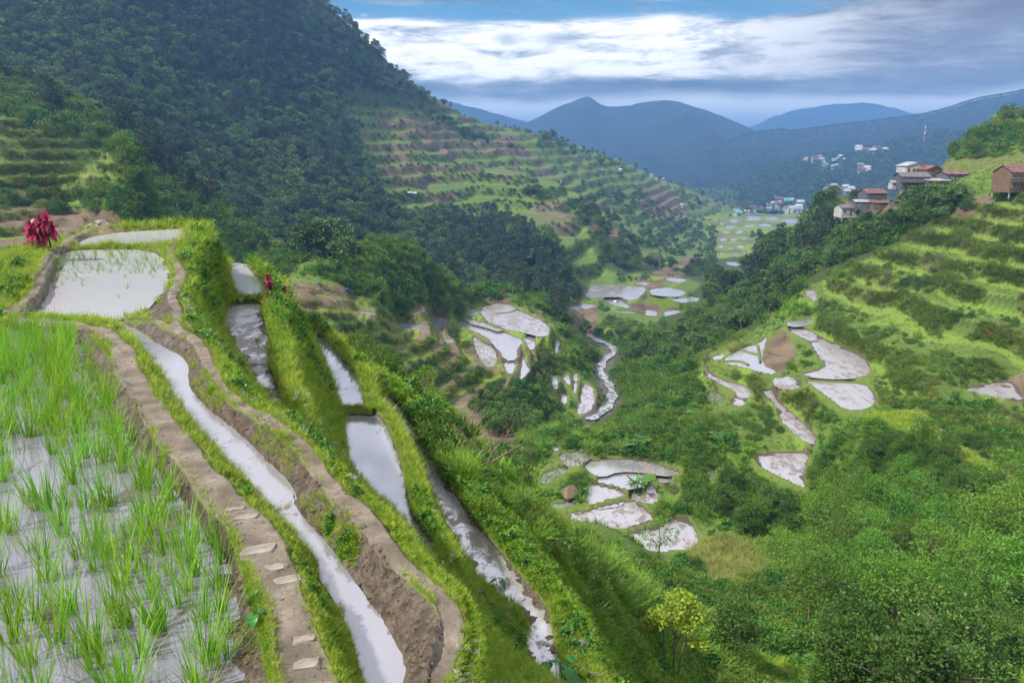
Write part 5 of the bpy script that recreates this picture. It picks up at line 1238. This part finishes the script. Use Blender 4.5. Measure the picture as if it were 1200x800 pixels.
house(1031,243,230,22,7,'long low hut with rusty sheet roof above the landslip','wall_brown','roof_red',1,'x',.0,name='hut',shed=True,stilts=1)
house(992,252,236,22,12,'pale concrete house at the lower left end of the hill hamlet','wall_white','roof_grey',1,'x',.1,stilts=1.5)
house(1049,241,220,9,7,'tiny shed at the right side of the landslip','wall_grey','roof_grey',1,'x',.3,name='shed',stilts=1)
house(1199,142,318,14,9,'small white house on top of the right hill','wall_white','roof_white',1,'x',.2)
house(633,166,1080,12,8,'white house with reddish roof among trees on the far left ridge','wall_white','roof_red',2,'x',.2)
house(626,173,1040,9,6,'pale hut just below the white ridge house','wall_white','roof_white',1,'x',0)
# footbridge on posts
def bridge():
    a = at_y(1128, 214, 214); b = at_y(1172, 214, 207); t = empty('footbridge', a, math.atan2(b.y - a.y, b.x - a.x)); L = math.hypot(b.x - a.x, b.y - a.y)
    tag(t, 'concrete walkway on slim posts between the hill houses and the red-gabled house', 'bridge')
    boxes('deck', [(0, L, -.5, .5, -.15, .1)], 'concrete', t)
    for i in range(6): boxes('post', [(L * (i + .3) / 6 - .14, L * (i + .3) / 6 + .14, -.2, .2, -3.2, -.153)], 'concrete', t)
bridge()
def pole(u, v, Y, hpx, label):
    p = at_y(u, v, Y); H = hpx * Y / 900; t = empty('utility_pole', p, .3); tag(t, label, 'utility pole')
    V, F = limb([(0, 0, -1), (0, 0, H * .5), (0, 0, H)], [.11, .09, .07], 8); link('pole', mesh_np('pole', V, F, 4, [M['wall_brown']], True), t)
    boxes('crossarm', [(-.7, .7, -.17, -.08, H * .88, H * .88 + .12)], 'wall_brown', t)
    boxes('insulator', [(x - .05, x + .05, -.16, -.09, H * .88 + .122, H * .88 + .3) for x in (-.6, -.2, .2, .6)], 'concrete', t)
pole(1096, 212, 226, 22, 'tall utility pole beside the rusty-roofed house'); pole(1080, 210, 228, 12, 'short utility pole behind the middle hill houses')
# thatched field hut
p = hit(668, 584); t = empty('thatched_hut', (p.x, p.y, p.z - .1), .5); tag(t, 'low thatched field hut on the grass between the central paddies', 'hut')
boxes('wall', [(-.95, .95, -.8, .8, -.3, .8)], 'wall_brown', t)
V = [(-1.35, -1.2, .55), (1.35, -1.2, .55), (1.35, 1.2, .55), (-1.35, 1.2, .55), (-.45, 0, 1.95), (.45, 0, 1.95)]; V += [(x * .93, y * .93, z - .18) for x, y, z in V]
link('roof', mesh_py('roof', V, [(0, 1, 5, 4), (1, 2, 5), (2, 3, 4, 5), (3, 0, 4), (6, 10, 11, 7), (7, 11, 8), (8, 11, 10, 9), (9, 10, 6), (0, 6, 7, 1), (1, 7, 8, 2), (2, 8, 9, 3), (3, 9, 6, 0)], [M['thatch']]), t)
boxes('door', [(-.25, .25, -.84, -.803, -.2, .5)], 'door', t)
# tarpaulins
def tarp(u, v, w, d, h, mat, label, sag=.15):
    p = hit(u, v); t = empty('tarpaulin_shelter', p, .3); tag(t, label, 'tarpaulin')
    n = 7; V = []
    for i in range(n):
        for j in range(n):
            x, y = i / (n - 1) - .5, j / (n - 1) - .5; V.append((x * w, y * d, h * (1 - 1.2 * abs(x)) - sag * math.cos(y * 6) * .3 + R.normal(0, .03)))
    V += [(x, y, z - .03) for x, y, z in V]; m = n * n
    F = [(i * n + j, (i + 1) * n + j, (i + 1) * n + j + 1, i * n + j + 1) for i in range(n - 1) for j in range(n - 1)]; F += [tuple(m + q for q in f[::-1]) for f in F]
    link('sheet', mesh_py('sheet', V, F, [M[mat]], True), t)
    for x in (-.45, .45):
        for y in (-.45, .45): link('post', mesh_np('post', *limb([(x * w, y * d, -.3), (x * w, y * d, h * .46)], [.05, .04], 5), 4, [M['bark']]), t)
tarp(374, 335, 1.3, 1.1, 1.1, 'cloth_blue', 'bright blue tarpaulin shelter on the dug brown terrace')
tarp(407, 345, 1.3, 1.0, .5, 'cloth_blue', 'low blue tarpaulin on the pale plot right of the shelter')
tarp(722, 355, 2.6, 1.8, 1.0, 'cloth_white', 'pale bluish sheet shelter beside the far white paddies')

# distant villages
FR = {}
def ridge(name, pts, Y0, base, dspread, amp, seed, mat, nx=420, ny=60, fdown=1.0):
    P = chaikin([(u, v, 0) for u, v in pts], 1, False); a = np.array([ray(u, v) for u, v, _ in P]); 
    ax = np.linspace(a[0, 0], a[-1, 0], nx); cs = np.interp(ax, a[:, 0], a[:, 1]); X = ax * Y0; zc = cs * Y0
    zc = zc + fbm(X, X * 0, 60, 4, seed) * Y0 * .0012
    t = np.linspace(0, 1.35, ny); TT, XX = np.meshgrid(t, X); TT = TT.T; XX = XX.T
    Yg = Y0 - dspread * (1 - TT); zcr = np.broadcast_to(zc, TT.shape)
    prof = np.where(TT < 1, TT ** fdown, 1 - (TT - 1) * 1.6)
    rdg = 1 - np.abs(fbm(XX, Yg * .6, dspread * .38, 4, seed + 5))
    Zg = base + (zcr - base) * prof + (rdg - .8) * amp * np.clip(1 - TT, 0, 1) ** .6 * np.clip(TT * 4, 0, 1) * 2.2 + fbm(XX, Yg, dspread * .05, 3, seed + 9) * amp * .07 * (TT < .98)
    Xg = XX * Yg / Y0
    idx = np.arange(Xg.size).reshape(Xg.shape); q = np.stack([idx[:-1, :-1], idx[:-1, 1:], idx[1:, 1:], idx[1:, :-1]], -1).reshape(-1, 4)
    V = np.stack([Xg, Yg, Zg], -1).reshape(-1, 3)
    o = link(name, mesh_np(name, V, q, 4, [mat], True)); tag(o, kind='structure'); FR[seed] = (Xg, Yg, Zg); return o
M['far_hill'] = simple_mat('forested_far_hill', (.005, .016, .018), (.016, .034, .026), .012, .95, .5, 6)
ridge('far_hills', [(480,105),(540,122),(570,129),(600,138),(640,150),(700,165)], 4300, -130, 900, 60, 1, M['far_hill'])
ridge('far_hills', [(470,150),(540,145),(590,150),(620,143),(640,133),(655,124),(672,119),(682,115),(689,113),(695,116),(703,122),(715,124.5),(735,124),(750,120),(764,118.5),(778,117),(795,119),(810,124),(830,130),(850,138),(875,148),(900,161),(950,180),(1010,200)], 3700, -135, 1500, 110, 2, M['far_hill'], 600, 90)
ridge('far_hills', [(800,168),(845,161),(870,152),(890,144),(905,137),(925,130),(945,126),(970,122),(1000,119.5),(1025,121),(1045,125),(1060,130),(1090,140),(1130,150),(1200,156)], 6200, -140, 1500, 60, 3, M['far_hill'])
ridge('far_hills', [(1000,150),(1060,133),(1110,133),(1160,139),(1250,150)], 7600, -140, 1200, 60, 4, M['far_hill'])
ridge('far_hills', [(720,240),(780,205),(830,180),(860,163),(885,156),(910,153),(930,155),(950,152),(985,147),(1020,144),(1050,139),(1080,136),(1100,131),(1130,122),(1160,114),(1180,111),(1200,107),(1260,96),(1340,90)], 3000, -138, 1100, 80, 5, M['far_hill'], 600, 80)
ridge('far_hills', [(800,262),(835,236),(860,224),(880,213),(905,198),(925,190),(950,184),(975,182),(1000,176),(1030,170),(1060,163),(1090,156),(1110,154),(1150,158),(1260,150),(1360,150)], 2150, -132, 640, 50, 6, M['far_hill'], 500, 70)
# valley floor between the ridges
V = [(-2500, 2200, -131), (4000, 2200, -131), (12000, 9000, -139), (-9000, 9000, -139)]
tag(link('valley_ground', mesh_py('valley_ground', V, [(0, 1, 2, 3)], [M['far_hill']])), kind='structure')
K_ = []
for sd_, n_, s0, s1 in ((6, 5200, 6, 12), (5, 3500, 6, 11)):
    Xg, Yg, Zg = FR[sd_]; ny_, nx_ = Xg.shape; j = RNG.integers(int(ny_ * .1), int(ny_ * .76), n_); i = RNG.integers(0, nx_, n_)
    if sd_ != 6: j = np.where(RNG.uniform(0, 1, n_) < .6, int(ny_ * .735), j)
    K_ += kinds_for(P_FOREST, np.column_stack([Xg[j, i], Yg[j, i], Zg[j, i]]), s0, s1, .05)
scatter_object('far_forest', K_, 'hazy blue woodland on the distant hills', 'forest')

# small village houses: one prototype each, copied
def proto_house(wm, rm):
    t = empty('village_house', (0, 0, 0)); tag(t, 'x', 'house')
    w = wall_block(1, .8, .62, .26, 'x', wm, t, -.35); gable('roof', 1, .8, .63, .27, .08, rm, t, 'x', .04)
    f = boxes('window', [(-.32 + k * .26, -.18 + k * .26, -.42, -.402, .2, .42) for k in (0, 2)], 'glass', t); boxes('door', [(-.05, .08, -.42, -.402, 0, .38)], 'door', t)
    return t
PROT = [proto_house('wall_white', 'roof_white'), proto_house('wall_white', 'roof_red'), proto_house('wall_grey', 'roof_red'), proto_house('wall_white', 'roof_green'), proto_house('wall_grey', 'roof_white')]
used = [False] * 5
def village(pts, label, group, surf):
    for (u, v, s) in pts:
        k = int(RNG.choice([0, 0, 1, 2, 3, 4])); p = surf(u, v)
        if p is None: continue
        if not used[k]: t = PROT[k]; used[k] = True
        else:
            t = PROT[k].copy(); COL.objects.link(t)
            for ch in PROT[k].children:
                c = ch.copy(); COL.objects.link(c); c.parent = t
        t.location = p; t.scale = (s, s, s); t.rotation_euler = (0, 0, RNG.uniform(-.6, .6)); t['label'] = label; t['group'] = group
def on_ridge(sd_):
    Xg, Yg, Zg = FR[sd_]
    def f(u, v):
        a, s = ray(u, v); xa = Xg[0] / Yg[0]; i = int(np.argmin(np.abs(xa - a))); c = np.where(Zg[:, i] / Yg[:, i] >= s)[0]
        if len(c) == 0: return None
        j = c[0]; return Vector((Xg[j, i], Yg[j, i], Zg[j, i] + 1))
    return f
rr = lambda a, b: RNG.uniform(a, b)
village([(rr(934, 990), rr(186, 193), rr(7, 11)) for _ in range(18)] + [(rr(962, 985), rr(195, 200), rr(8, 12)) for _ in range(6)], 'tiny house of the hazy upper town on the blue hillside', 'houses of the upper hill town', on_ridge(6))
village([(rr(1004, 1040), rr(178, 181), rr(9, 17)) for _ in range(8)], 'white building in the short row high on the blue hill', 'white buildings high on the blue hill', on_ridge(6))
village([(rr(1004, 1018), rr(199, 205), rr(9, 14)) for _ in range(5)] + [(rr(965, 1003), rr(224, 234), rr(9, 15)) for _ in range(14)], 'small house of the lower hill town left of the near hamlet', 'houses of the lower hill town', on_ridge(6))
village([(rr(902, 944), rr(238, 250), rr(8, 15)) for _ in range(28)] + [(rr(862, 905), rr(246, 256), rr(7, 11)) for _ in range(8)], 'small house of the valley village beyond the far paddies', 'houses of the valley village', lambda u, v: hit(u, v, 700))
village([(rr(700, 706), 206, 6)] + [(rr(a, a + 8), b, rr(3.2, 5)) for a, b in [(722,206),(760,208),(776,206),(765,213),(840,222),(832,226),(474,234),(483,233),(655,215),(796,246),(880,244)]], 'lone little hut scattered on the far terraced ridge', 'huts scattered on the terraced ridge', lambda u, v: hit(u, v, 400))
for k in range(5):
    if not used[k]:
        for ch in list(PROT[k].children_recursive): bpy.data.objects.remove(ch)
        bpy.data.objects.remove(PROT[k])
# lattice mast
p = at_y(1082, 168, 2100); t = empty('radio_mast', p); tag(t, 'red and white lattice mast on the hazy hill behind the right ridge', 'mast')
V, F = [], []
H = 46; 
M['mast_r'] = simple_mat('red_paint', (.5, .05, .04), (.6, .08, .06), 1); M['mast_w'] = simple_mat('white_paint', (.8, .8, .8), (.7, .7, .7), 1)
for sgm in range(6):
    z0, z1 = sgm * H / 6, (sgm + 1) * H / 6; r0, r1 = 2.6 * (1 - z0 / H * .85), 4 * (1 - z1 / H * .85); Ls = []
    for k in range(4):
        c = lambda r, z, q: (r * math.cos(q * math.pi / 2 + .78), r * math.sin(q * math.pi / 2 + .78), z)
        Ls += [limb([c(r0, z0, k), c(r1, z1, k)], [.3, .3], 4), limb([c(r0, z0, k), c(r1, z1, k + 1)], [.2, .2], 4)]
    V, F, mi = join(*[(a, b, 0) for a, b in Ls]); link('mast_section', mesh_np('mast_section', V, F, 4, [M['mast_r' if sgm % 2 == 0 else 'mast_w']]), t)

# people at work in the paddies, each body one continuous skinned figure
def person(p, H, rz, pose, shirt, label):
    t = empty('person', p, rz); tag(t, label, 'person')
    if pose == 'bend':
        J = [(0,0,.52),(0,.13,.66),(0,.30,.72),(0,.38,.70),(0,.48,.68),  (.06,0,.5),(.08,.05,.27),(.08,0,.02),(.08,.09,.0),  (-.06,0,.5),(-.08,-.06,.27),(-.08,-.06,.02),(-.08,.03,.0),  (.11,.30,.68),(.12,.34,.5),(.1,.42,.34),(-.11,.30,.68),(-.12,.36,.5),(-.1,.44,.34)]
    else:
        J = [(0,0,.52),(0,0,.66),(0,0,.80),(0,0,.86),(0,.01,.94),  (.06,0,.5),(.07,.03,.27),(.07,0,.02),(.07,.09,.0),  (-.06,0,.5),(-.08,-.02,.27),(-.08,-.06,.02),(-.08,.03,.0),  (.12,0,.8),(.15,.02,.62),(.14,.12,.48),(-.12,0,.8),(-.15,.02,.62),(-.13,.10,.48)]
    E = [(0,1),(1,2),(2,3),(3,4),(0,5),(5,6),(6,7),(7,8),(0,9),(9,10),(10,11),(11,12),(2,13),(13,14),(14,15),(2,16),(16,17),(17,18)]
    Rr = [.085,.08,.085,.035,.062,.06,.045,.03,.028,.06,.045,.03,.028,.04,.032,.022,.04,.032,.022]
    me = bpy.data.meshes.new('body'); me.from_pydata([(x * H, y * H, z * H) for x, y, z in J], E, []); me.materials.append(M[shirt])
    o = link('body', me, t); md = o.modifiers.new('skin', 'SKIN')
    for i, v in enumerate(me.skin_vertices[0].data): v.radius = (Rr[i] * H, Rr[i] * H); v.use_root = (i == 0)
    sb = o.modifiers.new('sub', 'SUBSURF'); sb.levels = sb.render_levels = 1
    hx = np.array(J[4]) * H
    V, F = limb([tuple(hx + [0, 0, .0]), tuple(hx + [0, 0, .04 * H]), tuple(hx + [0, 0, .1 * H])], [.15 * H, .12 * H, .01], 9); link('hat', mesh_np('hat', V, F, 4, [M['thatch']], True), t)
M['shirt_red'] = simple_mat('red_shirt', (.35, .03, .03), (.5, .05, .05), 3); M['shirt_dark'] = simple_mat('dark_clothes', (.03, .035, .05), (.07, .07, .09), 3)
person(hit(857, 414), 1.15, 1.2, 'bend', 'shirt_red', 'person in red bending at the far corner of the white right paddy')
person(hit(825, 441), 1.1, -.4, 'stand', 'shirt_dark', 'person in dark clothes standing at the left tip of the lower right paddy')
person(hit(1160, 396), 1.15, .6, 'bend', 'shirt_red', 'person in red working on the high green slope at right')

# ------------------------------------------------------------------ sky, sun, air
SUN_EL, SUN_AZ = math.radians(50), math.radians(-118)      # azimuth from +Y towards +X
W = bpy.data.worlds.new('World'); S.world = W; W.use_nodes = True; nt = W.node_tree; nt.nodes.clear()
class WN(NT):
    def __init__(s, t): s.t = t
k = WN(nt)
out = nt.nodes.new('ShaderNodeOutputWorld')
sky = k.n('ShaderNodeTexSky'); sky.sky_type = 'NISHITA'; sky.sun_disc = False; sky.sun_elevation = SUN_EL; sky.sun_rotation = SUN_AZ; sky.air_density = 1.2; sky.dust_density = .6
bg1 = k.n('ShaderNodeBackground', {'Color': sky.outputs[0], 'Strength': SKY_STR if 'SKY_STR' in globals() else .10})
tc = k.n('ShaderNodeTexCoord').outputs['Generated']; sp = k.n('ShaderNodeSeparateXYZ', {0: tc})
el = k.math('ARCSINE', sp.outputs[2]); az = k.math('ARCTAN2', sp.outputs[0], sp.outputs[1])     # radians
DG = math.radians(1)
def cvec(sx, sy, ox=0.0): return k.n('ShaderNodeCombineXYZ', {0: k.math('MULTIPLY', az, sx), 1: k.math('MULTIPLY', el, sy), 2: ox}).outputs[0]
n_big = k.noise(1.0, 6, cvec(5, 26), .55, .3); n_str = k.noise(1.0, 10, cvec(10, 52, 3.1), .68, .35); n_fine = k.noise(1.0, 9, cvec(22, 58, 7.7), .68, .3)
def smooth(x, a, b):
    m_ = k.n('ShaderNodeMapRange', {'Value': x, 'From Min': a, 'From Max': b, 'To Min': 0., 'To Max': 1.}, interpolation_type='SMOOTHSTEP'); return m_.outputs[0]
def bump_(x, c, w): # soft bump of half width w
    d = k.math('DIVIDE', k.math('SUBTRACT', x, c), w); return k.math('POWER', 2.718, k.math('MULTIPLY', k.math('MULTIPLY', d, d), -1.0))
elw = k.math('ADD', el, k.math('MULTIPLY', k.math('SUBTRACT', n_big, .5), 2.2 * DG))
azw = k.math('ADD', az, k.math('MULTIPLY', k.math('SUBTRACT', n_big, .5), 10 * DG))
# bright bank low in the north-west of the view
bright = k.math('MULTIPLY', k.math('MULTIPLY', smooth(elw, 3.7 * DG, 4.5 * DG), k.math('SUBTRACT', 1.0, smooth(elw, 7.6 * DG, 8.8 * DG))), k.math('SUBTRACT', 1.0, smooth(azw, 8 * DG, 30 * DG)))
high = smooth(el, 9.5 * DG, 16 * DG)
lft = k.math('MULTIPLY', k.math('SUBTRACT', 1.0, smooth(az, -24 * DG, -16 * DG)), smooth(el, 4 * DG, 6 * DG))  # added bright sky, hidden behind the left mountain, to whiten the paddy reflections
grey = k.ramp(k.math('ADD', k.math('MULTIPLY', n_str, .6), k.math('MULTIPLY', n_big, .4)), [(.38, (.08, .095, .13)), (.5, (.23, .265, .31)), (.6, (.52, .56, .60))])
rgt = smooth(az, 8 * DG, 34 * DG); grey = k.mix(k.math('MULTIPLY', rgt, .55), grey, (.25, .26, .34))
white = k.ramp(n_str, [(.37, (.40, .44, .49)), (.44, (.72, .75, .78)), (.54, (1.15, 1.13, 1.10))])
col = k.mix(bright, grey, white)
lowband = k.math('MULTIPLY', smooth(elw, 2.6 * DG, 3.2 * DG), k.math('SUBTRACT', 1.0, smooth(elw, 3.7 * DG, 4.4 * DG))); col = k.mix(k.math('MULTIPLY', lowband, .3), col, (.20, .24, .30))
fog = k.math('SUBTRACT', 1.0, smooth(elw, 2.2 * DG, 3.4 * DG)); col = k.mix(fog, col, (.95, .98, 1.0))
col = k.mix(lft, col, (1.0, 1.0, 1.02))
hi = k.ramp(n_fine, [(.3, (.40, .42, .46)), (.62, (.92, .92, .95))]); col = k.mix(high, col, hi)
for (a_, e_, wa, we) in [(-.2, 6.95, 1.0, .42), (3.2, 6.85, 1.5, .45)]:    # two small dark puffs
    col = k.mix(k.math('MULTIPLY', k.math('MULTIPLY', bump_(k.math('ADD', az, k.math('MULTIPLY', k.math('SUBTRACT', n_fine, .5), 2 * DG)), a_ * DG, wa * DG), bump_(k.math('ADD', el, k.math('MULTIPLY', k.math('SUBTRACT', n_fine, .5), 1 * DG)), e_ * DG, we * DG)), .7), col, (.30, .38, .48))
# openings of clear sky
hole = k.math('MULTIPLY', k.math('MULTIPLY', smooth(elw, 7.7 * DG, 8.3 * DG), k.math('SUBTRACT', 1.0, smooth(elw, 8.9 * DG, 9.8 * DG))), k.math('SUBTRACT', 1.0, smooth(az, 16 * DG, 26 * DG)))
hole = k.math('MULTIPLY', hole, smooth(n_fine, .30, .46))
clouds = k.n('ShaderNodeBackground', {'Color': col, 'Strength': 1.0})
blue = k.n('ShaderNodeBackground', {'Color': (.015, .24, .50, 1), 'Strength': 1.0})
cover = k.math('SUBTRACT', 1.0, k.math('MULTIPLY', hole, .9))
m1 = k.n('ShaderNodeMixShader', {'Fac': .75, 1: bg1.outputs[0], 2: blue.outputs[0]})
m2 = k.n('ShaderNodeMixShader', {'Fac': cover, 1: m1.outputs[0], 2: clouds.outputs[0]}); nt.links.new(m2.outputs[0], out.inputs['Surface'])

sl_ = bpy.data.lights.new('sun', 'SUN'); sl_.energy = 4.8; sl_.angle = math.radians(2); sl_.color = (1, .93, .82); so = bpy.data.objects.new('sun', sl_); COL.objects.link(so)
dv_ = Vector((math.sin(SUN_AZ) * math.cos(SUN_EL), math.cos(SUN_AZ) * math.cos(SUN_EL), math.sin(SUN_EL))); so.rotation_euler = dv_.to_track_quat('Z', 'Y').to_euler(); so.location = (0, 0, 50)

# air
V, F = box(-10000, 12000, -30, 9500, -260, 240)
hz = link('haze', mesh_py('haze', V, F)); tag(hz, kind='stuff'); hm_ = bpy.data.materials.new('hazy_air'); hm_.use_nodes = True; t_ = hm_.node_tree; t_.nodes.clear()
vo = t_.nodes.new('ShaderNodeVolumePrincipled'); vo.inputs['Density'].default_value = HAZE_D if 'HAZE_D' in globals() else .00016; vo.inputs['Color'].default_value = (.22, .48, 1.0, 1); vo.inputs['Anisotropy'].default_value = .2
oo = t_.nodes.new('ShaderNodeOutputMaterial'); t_.links.new(vo.outputs[0], oo.inputs['Volume']); hz.data.materials.append(hm_)

# ------------------------------------------------------------------ true size: one authoring unit is 1.6 m
SC = 1.6
for o in list(COL.objects):
    if o.parent is None and o.type in ('MESH', 'EMPTY'):
        o.location = o.location * SC; o.scale = [s * SC for s in o.scale]

S.render.engine = 'CYCLES'
C_ = S.cycles; C_.use_denoising = True; C_.max_bounces = 6; C_.diffuse_bounces = 2; C_.glossy_bounces = 2; C_.transmission_bounces = 2; C_.volume_bounces = 0; C_.transparent_max_bounces = 6; C_.sample_clamp_indirect = 6
C_.use_adaptive_sampling = True; C_.adaptive_threshold = .03
vs_ = S.view_settings; vs_.view_transform = 'Standard'; vs_.look = 'None'; vs_.gamma = 1; vs_.use_curve_mapping = False; vs_.exposure = .5
